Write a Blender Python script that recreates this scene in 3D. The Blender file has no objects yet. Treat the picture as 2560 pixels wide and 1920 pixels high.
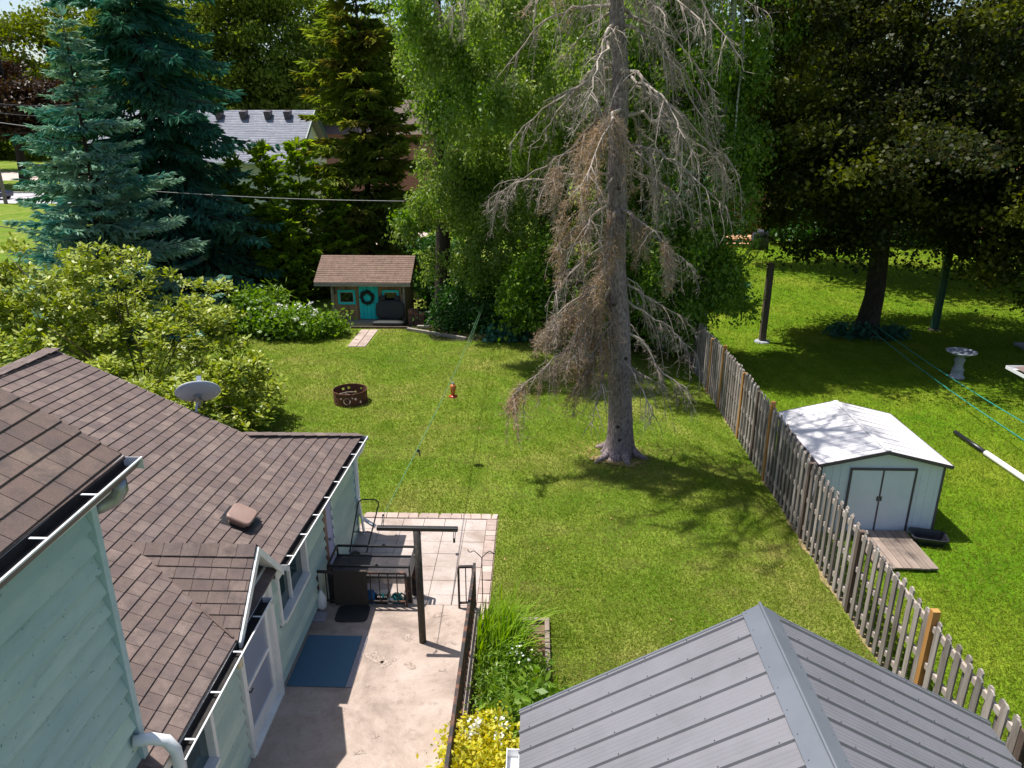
import bpy, math, random
import numpy as np
from mathutils import Vector, Matrix, noise as mnoise

random.seed(7)
rng = np.random.default_rng(11)
S = bpy.context.scene
COL = S.collection
R = math.radians

# ------------------------------------------------------------------ camera, sky, sun, exposure
cam = bpy.data.objects.new("camera", bpy.data.cameras.new("camera"))
COL.objects.link(cam)
cam.location = (0, 0, 8.0)
cam.rotation_euler = (R(90 - 19.6), 0, R(1.75))
cam.data.sensor_width = 36.0
cam.data.lens = 36.0 * 1850 / 2560
cam.data.clip_start = 0.1
cam.data.clip_end = 2000
S.camera = cam

SUN_DIR = Vector((-0.717, 0.315, 2.05)).normalized()      # towards the sun
sun = bpy.data.objects.new("sun", bpy.data.lights.new("sun", 'SUN'))
COL.objects.link(sun)
sun.data.energy = 4.6
sun.data.angle = R(0.53)
sun.data.color = (1.0, 0.96, 0.90)
sun.rotation_euler = (-SUN_DIR).to_track_quat('-Z', 'Y').to_euler()
sun.location = (-20, 10, 60)

W = bpy.data.worlds.new("World")
S.world = W
W.use_nodes = True
nt = W.node_tree
sky = nt.nodes.new("ShaderNodeTexSky")
sky.sky_type = 'NISHITA'
sky.sun_disc = False
sky.sun_elevation = math.asin(SUN_DIR.z)
sky.sun_rotation = math.atan2(SUN_DIR.x, SUN_DIR.y)
sky.air_density = 1.0
sky.dust_density = 1.5
nt.links.new(sky.outputs[0], nt.nodes["Background"].inputs[0])
nt.nodes["Background"].inputs[1].default_value = 0.098

S.view_settings.view_transform = 'Standard'
S.view_settings.look = 'None'
S.view_settings.exposure = 0.68
S.view_settings.gamma = 1.0
S.cycles.max_bounces = 6
S.cycles.diffuse_bounces = 3
S.cycles.glossy_bounces = 2
S.cycles.transmission_bounces = 4
S.cycles.transparent_max_bounces = 6
S.cycles.caustics_reflective = False
S.cycles.caustics_refractive = False

# ------------------------------------------------------------------ materials
def new_mat(name):
    m = bpy.data.materials.new(name)
    m.use_nodes = True
    t = m.node_tree
    return m, t, t.nodes["Principled BSDF"]

def N(t, kind, **kw):
    n = t.nodes.new(kind)
    for k, v in kw.items():
        setattr(n, k, v)
    return n

def ramp(t, stops):
    r = N(t, "ShaderNodeValToRGB")
    e = r.color_ramp.elements
    while len(e) < len(stops):
        e.new(0.5)
    for i, (p, c) in enumerate(stops):
        e[i].position = p
        e[i].color = (c[0], c[1], c[2], 1)
    return r

def tex_co(t, scale=(1, 1, 1), rot=(0, 0, 0)):
    g = N(t, "ShaderNodeTexCoord")
    m = N(t, "ShaderNodeMapping")
    m.inputs["Scale"].default_value = scale
    m.inputs["Rotation"].default_value = rot
    t.links.new(g.outputs["Object"], m.inputs["Vector"])
    return m.outputs["Vector"]

def noise_tex(t, vec, scale, detail=4, rough=0.6, dist=0.0):
    n = N(t, "ShaderNodeTexNoise")
    n.inputs["Scale"].default_value = scale
    n.inputs["Detail"].default_value = detail
    n.inputs["Roughness"].default_value = rough
    n.inputs["Distortion"].default_value = dist
    t.links.new(vec, n.inputs["Vector"])
    return n.outputs["Fac"]

def bump(t, b, fac, strength, dist=0.02):
    n = N(t, "ShaderNodeBump")
    n.inputs["Strength"].default_value = strength
    n.inputs["Distance"].default_value = dist
    t.links.new(fac, n.inputs["Height"])
    t.links.new(n.outputs["Normal"], b.inputs["Normal"])

def mixc(t, fac, a, b, blend='MIX'):
    m = N(t, "ShaderNodeMix", data_type='RGBA', blend_type=blend)
    for sock, v in ((m.inputs["Factor"], fac), (m.inputs["A"], a), (m.inputs["B"], b)):
        if hasattr(v, "links"):
            t.links.new(v, sock)
        elif isinstance(v, (int, float)):
            sock.default_value = v
        else:
            sock.default_value = (v[0], v[1], v[2], 1)
    return m.outputs["Result"]

def M(name, c1, c2=None, scale=6, rough=0.7, metal=0.0, bmp=0.0, stretch=(1, 1, 1), lo=0.35, hi=0.65, spec=0.5, island=0.0, bdist=0.01):
    """two-tone noise material with optional bump and per-piece tone"""
    m, t, b = new_mat(name)
    b.inputs["Roughness"].default_value = rough
    b.inputs["Metallic"].default_value = metal
    b.inputs["Specular IOR Level"].default_value = spec
    c2 = c2 or tuple(x * 0.7 for x in c1)
    v = tex_co(t, stretch)
    f = noise_tex(t, v, scale, 6, 0.65)
    r = ramp(t, [(lo, c1), (hi, c2)])
    t.links.new(f, r.inputs[0])
    out = r.outputs[0]
    if island:
        g = N(t, "ShaderNodeNewGeometry")
        mr = N(t, "ShaderNodeMapRange")
        mr.inputs["To Min"].default_value = 1 - island
        mr.inputs["To Max"].default_value = 1 + island
        t.links.new(g.outputs["Random Per Island"], mr.inputs["Value"])
        h = N(t, "ShaderNodeHueSaturation")
        t.links.new(out, h.inputs["Color"])
        t.links.new(mr.outputs[0], h.inputs["Value"])
        out = h.outputs[0]
    t.links.new(out, b.inputs["Base Color"])
    if bmp:
        bump(t, b, f, bmp, bdist)
    return m

def leaf_mat(name, cols, trans=0.35, rough=0.5, spec=0.4, patch=None, patch_scale=0.6, stretch=(1, 1, 1), turn=0.0):
    """foliage: tone per leaf, some light passing through; patch = second colour set in clumps"""
    m, t, b = new_mat(name)
    g = N(t, "ShaderNodeNewGeometry")
    k = len(cols)
    r = ramp(t, [(i / (k - 1), c) for i, c in enumerate(cols)])
    t.links.new(g.outputs["Random Per Island"], r.inputs[0])
    out = r.outputs[0]
    if patch:
        v = tex_co(t, stretch, (0, 0, turn))
        f = noise_tex(t, v, patch_scale, 5, 0.65, 0.4)
        rr = ramp(t, [(0.48, (0, 0, 0)), (0.62, (1, 1, 1))])
        t.links.new(f, rr.inputs[0])
        out = mixc(t, rr.outputs[0], out, patch)
    t.links.new(out, b.inputs["Base Color"])
    b.inputs["Roughness"].default_value = rough
    b.inputs["Specular IOR Level"].default_value = spec
    tr = N(t, "ShaderNodeBsdfTranslucent")
    hs = N(t, "ShaderNodeHueSaturation")
    hs.inputs["Saturation"].default_value = 1.15
    hs.inputs["Value"].default_value = 1.3
    t.links.new(out, hs.inputs["Color"])
    t.links.new(hs.outputs[0], tr.inputs["Color"])
    mx = N(t, "ShaderNodeMixShader")
    mx.inputs[0].default_value = trans
    t.links.new(b.outputs[0], mx.inputs[1])
    t.links.new(tr.outputs[0], mx.inputs[2])
    t.links.new(mx.outputs[0], t.nodes["Material Output"].inputs["Surface"])
    return m

def glass_mat(name, tint=(0.02, 0.05, 0.06)):
    m, t, b = new_mat(name)
    b.inputs["Base Color"].default_value = (*tint, 1)
    b.inputs["Roughness"].default_value = 0.06
    b.inputs["Specular IOR Level"].default_value = 0.8
    return m

def shingle_mat(name, cols, blotch):
    m, t, b = new_mat(name)
    g = N(t, "ShaderNodeNewGeometry")
    r = ramp(t, [(i / (len(cols) - 1), c) for i, c in enumerate(cols)])
    t.links.new(g.outputs["Random Per Island"], r.inputs[0])
    v = tex_co(t)
    f = noise_tex(t, v, 5, 4, 0.7)
    r2 = ramp(t, [(0.4, (0, 0, 0)), (0.7, (1, 1, 1))])
    t.links.new(f, r2.inputs[0])
    out = mixc(t, r2.outputs[0], r.outputs[0], blotch)
    gr = noise_tex(t, v, 160, 2, 0.8)
    r3 = ramp(t, [(0.3, (0.55, 0.55, 0.55)), (0.7, (1.35, 1.35, 1.35))])
    t.links.new(gr, r3.inputs[0])
    out = mixc(t, 1.0, out, r3.outputs[0], 'MULTIPLY')
    t.links.new(out, b.inputs["Base Color"])
    b.inputs["Roughness"].default_value = 0.9
    bump(t, b, gr, 0.5, 0.004)
    return m

def siding_mat(name, c1, c2, grime):
    m, t, b = new_mat(name)
    v = tex_co(t, (1, 0.5, 1.5))
    f = noise_tex(t, v, 3, 5, 0.65)
    r = ramp(t, [(0.35, c1), (0.7, c2)])
    t.links.new(f, r.inputs[0])
    v2 = tex_co(t, (1, 0.22, 2.6))
    f2 = noise_tex(t, v2, 3.2, 9, 0.8, 0.3)
    r2 = ramp(t, [(0.57, (0, 0, 0)), (0.78, (0.65, 0.65, 0.65))])
    t.links.new(f2, r2.inputs[0])
    out = mixc(t, r2.outputs[0], r.outputs[0], grime)
    v3 = tex_co(t)
    f3 = noise_tex(t, v3, 26, 3, 0.5)
    r3 = ramp(t, [(0.675, (0, 0, 0)), (0.735, (0.8, 0.8, 0.8))])
    t.links.new(f3, r3.inputs[0])
    out = mixc(t, r3.outputs[0], out, grime)
    g = N(t, "ShaderNodeNewGeometry")
    ri = ramp(t, [(0.0, (0.78, 0.83, 0.86)), (0.5, (0.97, 0.97, 0.97)), (1.0, (1.14, 1.11, 1.04))])
    t.links.new(g.outputs["Random Per Island"], ri.inputs[0])
    out = mixc(t, 1.0, out, ri.outputs[0], 'MULTIPLY')
    t.links.new(out, b.inputs["Base Color"])
    b.inputs["Roughness"].default_value = 0.5
    return m

def brick_mat(name, c1, c2, mortar, scale=1.0, rot=(R(90), 0, 0)):
    m, t, b = new_mat(name)
    v = tex_co(t, (1, 1, 1), rot)
    br = N(t, "ShaderNodeTexBrick")
    br.inputs["Color1"].default_value = (*c1, 1)
    br.inputs["Color2"].default_value = (*c2, 1)
    br.inputs["Mortar"].default_value = (*mortar, 1)
    br.inputs["Scale"].default_value = scale
    br.inputs["Brick Width"].default_value = 0.22
    br.inputs["Row Height"].default_value = 0.075
    br.inputs["Mortar Size"].default_value = 0.01
    t.links.new(v, br.inputs["Vector"])
    t.links.new(br.outputs["Color"], b.inputs["Base Color"])
    b.inputs["Roughness"].default_value = 0.9
    return m

def concrete_mat(name, base, stain, pale, speck=(0.2, 0.17, 0.14), s=1.0):
    m, t, b = new_mat(name)
    v = tex_co(t)
    f1 = noise_tex(t, v, 0.9 * s, 6, 0.7, 0.4)
    r1 = ramp(t, [(0.35, stain), (0.52, base), (0.72, pale)])
    t.links.new(f1, r1.inputs[0])
    f2 = noise_tex(t, v, 7 * s, 8, 0.75, 0.3)
    r2 = ramp(t, [(0.54, (0, 0, 0)), (0.70, (0.8, 0.8, 0.8))])
    t.links.new(f2, r2.inputs[0])
    out = mixc(t, r2.outputs[0], r1.outputs[0], stain)
    f3 = noise_tex(t, v, 3.3 * s, 5, 0.6, 1.5)
    r3 = ramp(t, [(0.68, (0, 0, 0)), (0.73, (0.5, 0.5, 0.5))])
    t.links.new(f3, r3.inputs[0])
    out = mixc(t, r3.outputs[0], out, speck)
    f4 = noise_tex(t, v, 90, 3, 0.7)
    r4 = ramp(t, [(0.3, (0.66, 0.65, 0.64)), (0.7, (1.16, 1.16, 1.16))])
    t.links.new(f4, r4.inputs[0])
    out = mixc(t, 1.0, out, r4.outputs[0], 'MULTIPLY')
    t.links.new(out, b.inputs["Base Color"])
    b.inputs["Roughness"].default_value = 0.9
    bump(t, b, f2, 0.25, 0.01)
    return m

def wood_mat(name, c1, c2, axis='z', scale=9, island=0.25, rough=0.8):
    st = {'x': (0.12, 1, 1), 'y': (1, 0.12, 1), 'z': (1, 1, 0.12)}[axis]
    return M(name, c1, c2, scale, rough, 0, 0.4, st, 0.3, 0.7, 0.3, island, 0.004)

def ground_mat(name):
    m, t, b = new_mat(name)
    v = tex_co(t)
    f1 = noise_tex(t, v, 0.28, 5, 0.65, 0.5)
    r1 = ramp(t, [(0.34, (0.095, 0.175, 0.012)), (0.5, (0.14, 0.20, 0.022)), (0.66, (0.215, 0.225, 0.05))])
    t.links.new(f1, r1.inputs[0])
    v2 = tex_co(t, (1, 0.55, 1), (0, 0, R(25)))
    f2 = noise_tex(t, v2, 1.7, 6, 0.7, 0.8)
    r2 = ramp(t, [(0.36, (0.62, 0.72, 0.5)), (0.52, (1, 1, 1)), (0.7, (1.35, 1.2, 1.6))])
    t.links.new(f2, r2.inputs[0])
    out = mixc(t, 1.0, r1.outputs[0], r2.outputs[0], 'MULTIPLY')
    f3 = noise_tex(t, v, 26, 4, 0.8)
    r3 = ramp(t, [(0.3, (0.45, 0.5, 0.4)), (0.7, (1.5, 1.45, 1.5))])
    t.links.new(f3, r3.inputs[0])
    out = mixc(t, 0.9, out, r3.outputs[0], 'MULTIPLY')
    # neighbour's lawn beyond the fence is a fresher green
    sx = N(t, "ShaderNodeSeparateXYZ")
    t.links.new(v, sx.inputs[0])
    mr = N(t, "ShaderNodeMapRange")
    mr.inputs["From Min"].default_value = 5.45
    mr.inputs["From Max"].default_value = 5.6
    t.links.new(sx.outputs[0], mr.inputs["Value"])
    fresh = mixc(t, 1.0, out, (0.86, 1.02, 0.40), 'MULTIPLY')
    out = mixc(t, mr.outputs[0], out, fresh)
    t.links.new(out, b.inputs["Base Color"])
    b.inputs["Roughness"].default_value = 0.95
    b.inputs["Specular IOR Level"].default_value = 0.1
    bump(t, b, f3, 0.8, 0.03)
    return m

def grass_mat(name):
    m = leaf_mat(name, [(0.095, 0.17, 0.006), (0.15, 0.225, 0.014), (0.20, 0.255, 0.026), (0.33, 0.32, 0.09)], 0.35, 0.7, 0.1,
                 patch=(0.255, 0.25, 0.07), patch_scale=0.9, stretch=(0.45, 1, 1), turn=R(-24))
    return m

MT = {}
MT['white'] = M('white_paint', (0.80, 0.80, 0.78), (0.70, 0.70, 0.69), 5, 0.45)
MT['white_metal'] = M('white_metal', (0.80, 0.80, 0.80), (0.72, 0.72, 0.73), 3, 0.35, 0, 0, (1, 1, 1), 0.4, 0.6)
MT['gutter_face'] = M('gutter_face_brown', (0.085, 0.06, 0.06), (0.11, 0.085, 0.085), 4, .5)
MT['gutter_dirt'] = M('gutter_grime', (0.035, 0.030, 0.026), (0.012, 0.011, 0.012), 9, 0.9)
MT['mint'] = siding_mat('mint_siding', (0.39, 0.515, 0.465), (0.50, 0.61, 0.525), (0.10, 0.14, 0.16))
MT['mint_trim'] = M('mint_trim', (0.42, 0.56, 0.58), (0.36, 0.48, 0.50), 6, 0.5)
MT['shingle'] = shingle_mat('brown_shingle', [(0.128, 0.090, 0.079), (0.168, 0.120, 0.104), (0.150, 0.106, 0.095), (0.212, 0.156, 0.132), (0.142, 0.107, 0.101)], (0.105, 0.077, 0.072))
MT['shingle_dark'] = shingle_mat('weathered_shingle', [(0.115, 0.077, 0.064), (0.15, 0.102, 0.083), (0.135, 0.09, 0.074), (0.175, 0.125, 0.10)], (0.085, 0.063, 0.058))
MT['shingle_toy'] = shingle_mat('playhouse_shingle', [(0.17, 0.108, 0.08), (0.21, 0.135, 0.10), (0.19, 0.12, 0.092)], (0.13, 0.08, 0.06))
MT['shingle_grey'] = shingle_mat('pale_grey_shingle', [(0.185, 0.195, 0.23), (0.25, 0.26, 0.30), (0.215, 0.225, 0.265), (0.29, 0.30, 0.335)], (0.18, 0.19, 0.225))
MT['glass'] = glass_mat('window_glass')
MT['dark_glass'] = glass_mat('dark_glass', (0.008, 0.009, 0.012))
MT['door_lav'] = M('lavender_paint', (0.30, 0.33, 0.55), (0.27, 0.30, 0.50), 3, 0.5)
MT['door_brown'] = M('brown_door_edge', (0.13, 0.045, 0.02), (0.09, 0.03, 0.015), 5, 0.5)
MT['concrete'] = concrete_mat('porch_concrete', (0.40, 0.315, 0.262), (0.235, 0.18, 0.15), (0.50, 0.425, 0.375))
MT['slab'] = concrete_mat('patio_slab', (0.43, 0.36, 0.325), (0.29, 0.225, 0.185), (0.50, 0.44, 0.41), (0.30, 0.23, 0.18))
MT['paver'] = M('pink_paver', (0.42, 0.325, 0.28), (0.33, 0.25, 0.215), 4, 0.9, 0, 0.3, island=0.2)
MT['joint'] = M('joint_sand', (0.30, 0.22, 0.16), (0.20, 0.16, 0.09), 9, 0.95)
MT['black_metal'] = M('black_metal', (0.016, 0.016, 0.018), (0.03, 0.027, 0.025), 20, 0.45, 0.0, 0.1)
MT['rust_metal'] = M('rusty_black_rail', (0.022, 0.018, 0.018), (0.15, 0.06, 0.033), 6, 0.7, 0, 0.2, lo=0.50, hi=0.62)
MT['rust'] = M('rusted_steel', (0.15, 0.05, 0.026), (0.075, 0.028, 0.019), 7, 0.85, 0, 0.4)
MT['pole_rust'] = M('weathered_pole', (0.028, 0.023, 0.020), (0.11, 0.085, 0.045), 22, 0.7, 0, 0.4, (1, 1, 0.5), 0.52, 0.74)
MT['rubber'] = M('black_rubber', (0.012, 0.013, 0.015), (0.02, 0.022, 0.024), 40, 0.7, 0, 0.3)
MT['blue_mat'] = M('blue_carpet', (0.065, 0.145, 0.215), (0.05, 0.11, 0.17), 60, 0.95, 0, 0.4)
MT['grey_strip'] = M('grey_carpet_edge', (0.33, 0.30, 0.32), (0.24, 0.22, 0.24), 30, 0.95)
MT['doormat'] = M('brown_doormat', (0.055, 0.043, 0.034), (0.035, 0.028, 0.024), 50, 0.95, 0, 0.4)
MT['teal'] = M('teal_plastic', (0.01, 0.20, 0.19), (0.008, 0.16, 0.16), 6, 0.35)
MT['bag_blue'] = M('blue_bag', (0.02, 0.16, 0.40), (0.02, 0.12, 0.3), 4, 0.4)
MT['black_plastic'] = M('black_plastic', (0.012, 0.013, 0.017), (0.02, 0.021, 0.026), 9, 0.35)
MT['red'] = M('red_glass', (0.45, 0.05, 0.015), (0.35, 0.03, 0.012), 4, 0.2)
MT['orange'] = M('orange_nectar', (0.50, 0.16, 0.03), (0.4, 0.1, 0.02), 4, 0.2)
MT['steel'] = M('dull_steel', (0.35, 0.36, 0.38), (0.25, 0.26, 0.28), 12, 0.4, 0.8)
MT['dish'] = M('grey_dish', (0.36, 0.40, 0.48), (0.33, 0.37, 0.45), 3, 0.5)
MT['vent'] = M('brown_vent', (0.30, 0.20, 0.165), (0.26, 0.17, 0.14), 3, 0.45)
MT['metal_roof'] = M('grey_metal_roof', (0.165, 0.160, 0.175), (0.142, 0.138, 0.150), 1.4, 0.42, 0.0, 0, (1, 1, 1), 0.4, 0.6, 0.6)
MT['metal_ridge'] = M('grey_ridge_cap', (0.125, 0.136, 0.157), (0.112, 0.123, 0.142), 2.2, 0.38, 0.0, 0, (1, 1, 1), 0.4, 0.6, 0.6)
MT['screw'] = M('roof_screw', (0.13, 0.125, 0.14), (0.08, 0.08, 0.09), 5, 0.4, 0.5)
MT['picket'] = wood_mat('weathered_picket', (0.33, 0.295, 0.265), (0.15, 0.12, 0.105), 'z', 12, 0.45)
MT['rail_wood'] = wood_mat('fence_rail', (0.42, 0.37, 0.33), (0.30, 0.24, 0.20), 'y', 12, 0.2)
MT['post_new'] = wood_mat('fresh_post', (0.50, 0.26, 0.08), (0.36, 0.17, 0.05), 'z', 10, 0.15)
MT['post_old'] = wood_mat('aged_post', (0.14, 0.10, 0.08), (0.07, 0.05, 0.042), 'z', 10, 0.2)
MT['plank'] = wood_mat('ramp_plank', (0.30, 0.235, 0.19), (0.18, 0.135, 0.11), 'y', 12, 0.25)
MT['board'] = wood_mat('grey_board', (0.33, 0.29, 0.25), (0.2, 0.17, 0.14), 'x', 12, 0.2)
MT['toy_wall'] = wood_mat('brown_boarding', (0.32, 0.20, 0.11), (0.16, 0.10, 0.06), 'z', 14, 0.3)
MT['toy_teal'] = wood_mat('turquoise_paint', (0.02, 0.55, 0.54), (0.012, 0.42, 0.44), 'z', 8, 0.12)
MT['shed_white'] = M('shed_white_steel', (0.66, 0.69, 0.74), (0.60, 0.63, 0.69), 2, 0.4)
MT['shed_roof'] = M('shed_roof_white', (0.66, 0.64, 0.65), (0.60, 0.58, 0.59), 3, 0.4)
MT['shed_trim'] = M('shed_brown_trim', (0.085, 0.06, 0.075), (0.065, 0.05, 0.065), 6, 0.5)
MT['bark_dead'] = M('dead_spruce_bark', (0.33, 0.265, 0.265), (0.12, 0.09, 0.092), 24, 0.95, 0, 1.0, (1, 1, 0.38), 0.38, 0.64, 0.2, 0, 0.03)
MT['dead_twig'] = M('dead_twig', (0.36, 0.305, 0.262), (0.21, 0.165, 0.133), 1.5, 0.9, island=0.4)
MT['dead_needle'] = leaf_mat('dead_needle', [(0.30, 0.17, 0.085), (0.42, 0.27, 0.15), (0.48, 0.34, 0.21), (0.30, 0.23, 0.17)], 0.3, 0.9, 0.1, patch=(0.36, 0.29, 0.22), patch_scale=0.9)
MT['bark'] = M('dark_bark', (0.065, 0.05, 0.042), (0.03, 0.024, 0.02), 10, 0.95, 0, 0.9, (1, 1, 0.4), 0.35, 0.65, 0.2, 0, 0.03)
MT['bark_birch'] = M('birch_bark', (0.50, 0.48, 0.45), (0.08, 0.07, 0.06), 5, 0.8, 0, 0.3, (1, 1, 2.6), 0.55, 0.66)
MT['twig'] = M('brown_twig', (0.12, 0.085, 0.05), (0.07, 0.05, 0.03), 6, 0.9)
MT['tan_soil'] = M('bare_soil', (0.30, 0.215, 0.11), (0.21, 0.175, 0.07), 6, 0.95)
MT['asphalt'] = M('pale_road', (0.42, 0.40, 0.42), (0.36, 0.34, 0.36), 2, 0.9)
MT['walk'] = M('pink_driveway', (0.50, 0.40, 0.35), (0.44, 0.34, 0.30), 2, 0.9)
MT['ground'] = ground_mat('lawn_ground')
MT['grass'] = grass_mat('grass_blades')
MT['grass_fresh'] = leaf_mat('fresh_grass_blades', [(0.11, 0.185, 0.010), (0.16, 0.23, 0.014), (0.205, 0.255, 0.022), (0.27, 0.275, 0.06)], 0.35, 0.7, 0.08, patch=(0.15, 0.20, 0.02), patch_scale=0.9, stretch=(0.3, 1, 1), turn=R(-12))
MT['brick'] = brick_mat('red_brick', (0.36, 0.115, 0.065), (0.27, 0.08, 0.05), (0.32, 0.26, 0.22))
MT['brick_loose'] = M('loose_brick', (0.20, 0.095, 0.065), (0.12, 0.06, 0.045), 8, 0.9, island=0.35)
MT['straw'] = leaf_mat('dry_straw', [(0.42, 0.24, 0.11), (0.50, 0.32, 0.17), (0.34, 0.20, 0.10)], 0.2, 0.8, 0.2)
MT['wreath'] = leaf_mat('wreath_twigs', [(0.02, 0.02, 0.014), (0.035, 0.04, 0.02), (0.03, 0.022, 0.014)], 0.1)
MT['rope'] = M('green_rope', (0.02, 0.28, 0.22), (0.02, 0.22, 0.18), 9, 0.6)
MT['line'] = M('clothes_wire', (0.10, 0.22, 0.10), (0.08, 0.17, 0.08), 9, 0.5)
MT['cable'] = M('cable', (0.30, 0.30, 0.30), (0.22, 0.22, 0.22), 9, 0.6)
MT['stone'] = M('grey_stone', (0.36, 0.38, 0.42), (0.26, 0.27, 0.30), 14, 0.9, 0, 0.3)
MT['water'] = glass_mat('bath_water', (0.25, 0.28, 0.34))
MT['flower'] = leaf_mat('white_petals', [(0.72, 0.72, 0.64), (0.80, 0.80, 0.75)], 0.2, 0.6)
MT['bulb'] = M('jar_glass', (0.70, 0.62, 0.42), (0.6, 0.5, 0.33), 5, 0.15)
MT['car'] = M('dark_blue_paint', (0.02, 0.03, 0.07), (0.018, 0.026, 0.06), 3, 0.25)
MT['flesh_wood'] = M('deck_orange', (0.55, 0.32, 0.17), (0.45, 0.25, 0.13), 5, 0.8)
MT['green_trim'] = M('dark_green_trim', (0.02, 0.09, 0.06), (0.02, 0.07, 0.05), 4, 0.5)
MT['log'] = M('charred_wood', (0.25, 0.19, 0.14), (0.08, 0.06, 0.05), 7, 0.9)

L_ = {}
L_['blue'] = leaf_mat('pale_blue_needles', [(0.22, 0.36, 0.26), (0.31, 0.47, 0.34), (0.40, 0.53, 0.37), (0.15, 0.32, 0.25)], 0.2, 0.8, 0.06, patch=(0.075, 0.27, 0.23), patch_scale=0.45)
L_['spruce'] = leaf_mat('dark_teal_needles', [(0.028, 0.12, 0.09), (0.046, 0.18, 0.13), (0.10, 0.25, 0.175), (0.036, 0.11, 0.065)], 0.3, 0.8, 0.06, patch=(0.07, 0.165, 0.08), patch_scale=0.4)
L_['fir'] = leaf_mat('olive_needles', [(0.15, 0.22, 0.03), (0.22, 0.29, 0.045), (0.30, 0.35, 0.065), (0.11, 0.17, 0.028)], 0.5, 0.7, 0.08, patch=(0.18, 0.15, 0.03), patch_scale=0.45)
L_['cedar'] = leaf_mat('cedar_green', [(0.13, 0.22, 0.02), (0.20, 0.31, 0.03), (0.30, 0.39, 0.04), (0.10, 0.18, 0.02)], 0.55, 0.7, 0.1)
L_['birch'] = leaf_mat('birch_leaf', [(0.13, 0.21, 0.034), (0.19, 0.275, 0.05), (0.25, 0.325, 0.07), (0.32, 0.38, 0.12)], 0.48, 0.45, 0.35, patch=(0.14, 0.24, 0.03), patch_scale=0.4)
L_['birch2'] = leaf_mat('birch_leaf_deep', [(0.08, 0.17, 0.016), (0.12, 0.225, 0.024), (0.18, 0.285, 0.032), (0.25, 0.34, 0.06)], 0.48, 0.45, 0.35)
L_['maple'] = leaf_mat('maple_leaf', [(0.015, 0.024, 0.008), (0.026, 0.036, 0.010), (0.044, 0.055, 0.011), (0.040, 0.032, 0.012)], 0.38, 0.5, 0.15, patch=(0.105, 0.12, 0.012), patch_scale=0.3)
L_['magnolia'] = leaf_mat('glossy_yellow_green_leaf', [(0.20, 0.27, 0.016), (0.30, 0.35, 0.03), (0.38, 0.41, 0.06), (0.14, 0.21, 0.012), (0.46, 0.48, 0.15)], 0.30, 0.42, 0.3)
L_['decid'] = leaf_mat('background_leaf', [(0.11, 0.165, 0.02), (0.17, 0.225, 0.035), (0.23, 0.28, 0.06), (0.11, 0.17, 0.025)], 0.5, 0.7, 0.1, patch=(0.13, 0.16, 0.025), patch_scale=0.22)
L_['yellowgreen'] = leaf_mat('light_leaf', [(0.13, 0.17, 0.012), (0.17, 0.21, 0.02), (0.10, 0.13, 0.012)], 0.4, 0.6, 0.2)
L_['copper'] = leaf_mat('copper_leaf', [(0.028, 0.012, 0.008), (0.045, 0.02, 0.010), (0.02, 0.012, 0.008), (0.09, 0.05, 0.010)], 0.3, 0.5, 0.3)
L_['shrub'] = leaf_mat('shrub_leaf', [(0.09, 0.19, 0.012), (0.15, 0.26, 0.02), (0.21, 0.31, 0.035)], 0.42, 0.45, 0.4)
L_['dark'] = leaf_mat('shade_leaf', [(0.035, 0.10, 0.014), (0.055, 0.135, 0.018), (0.03, 0.085, 0.03)], 0.35, 0.5, 0.3)
L_['bluegreen'] = leaf_mat('hosta_leaf', [(0.03, 0.12, 0.075), (0.04, 0.14, 0.09), (0.03, 0.10, 0.05)], 0.25, 0.5, 0.3)
L_['iris'] = leaf_mat('blade_leaf', [(0.13, 0.26, 0.014), (0.20, 0.34, 0.022), (0.30, 0.42, 0.05)], 0.45, 0.4, 0.4)
L_['gold'] = leaf_mat('golden_leaf', [(0.55, 0.46, 0.018), (0.68, 0.58, 0.035), (0.42, 0.45, 0.025), (0.75, 0.68, 0.16)], 0.45, 0.45, 0.4)
L_['orange_bush'] = leaf_mat('rusty_bush', [(0.12, 0.06, 0.01), (0.09, 0.07, 0.01), (0.07, 0.06, 0.01)], 0.3, 0.6, 0.2)

# ------------------------------------------------------------------ object helpers
ORG = {}

def tag(o, label=None, cat=None, group=None, kind=None):
    if label: o['label'] = label
    if cat: o['category'] = cat
    if group: o['group'] = group
    if kind: o['kind'] = kind
    return o

def thing(name, label, cat, loc=(0, 0, 0), group=None):
    o = bpy.data.objects.new(name, None)
    o.empty_display_size = 0.2
    COL.objects.link(o)
    o.location = loc
    ORG[o] = Vector(loc)
    return tag(o, label, cat, group)

def link_mesh(name, me, mat, parent=None):
    o = bpy.data.objects.new(name, me)
    COL.objects.link(o)
    if mat: me.materials.append(mat)
    org = Vector((0, 0, 0))
    if parent is not None:
        o.parent = parent
        org = ORG.get(parent, org)
        if org.length > 0:
            me.transform(Matrix.Translation(-org))
    ORG[o] = org
    return o

def frame_from(d, hint=None):
    d = Vector(d).normalized()
    h = Vector(hint) if hint is not None else (Vector((0, 0, 1)) if abs(d.z) < 0.9 else Vector((1, 0, 0)))
    s = d.cross(h).normalized()
    u = s.cross(d).normalized()
    return d, s, u

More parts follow.
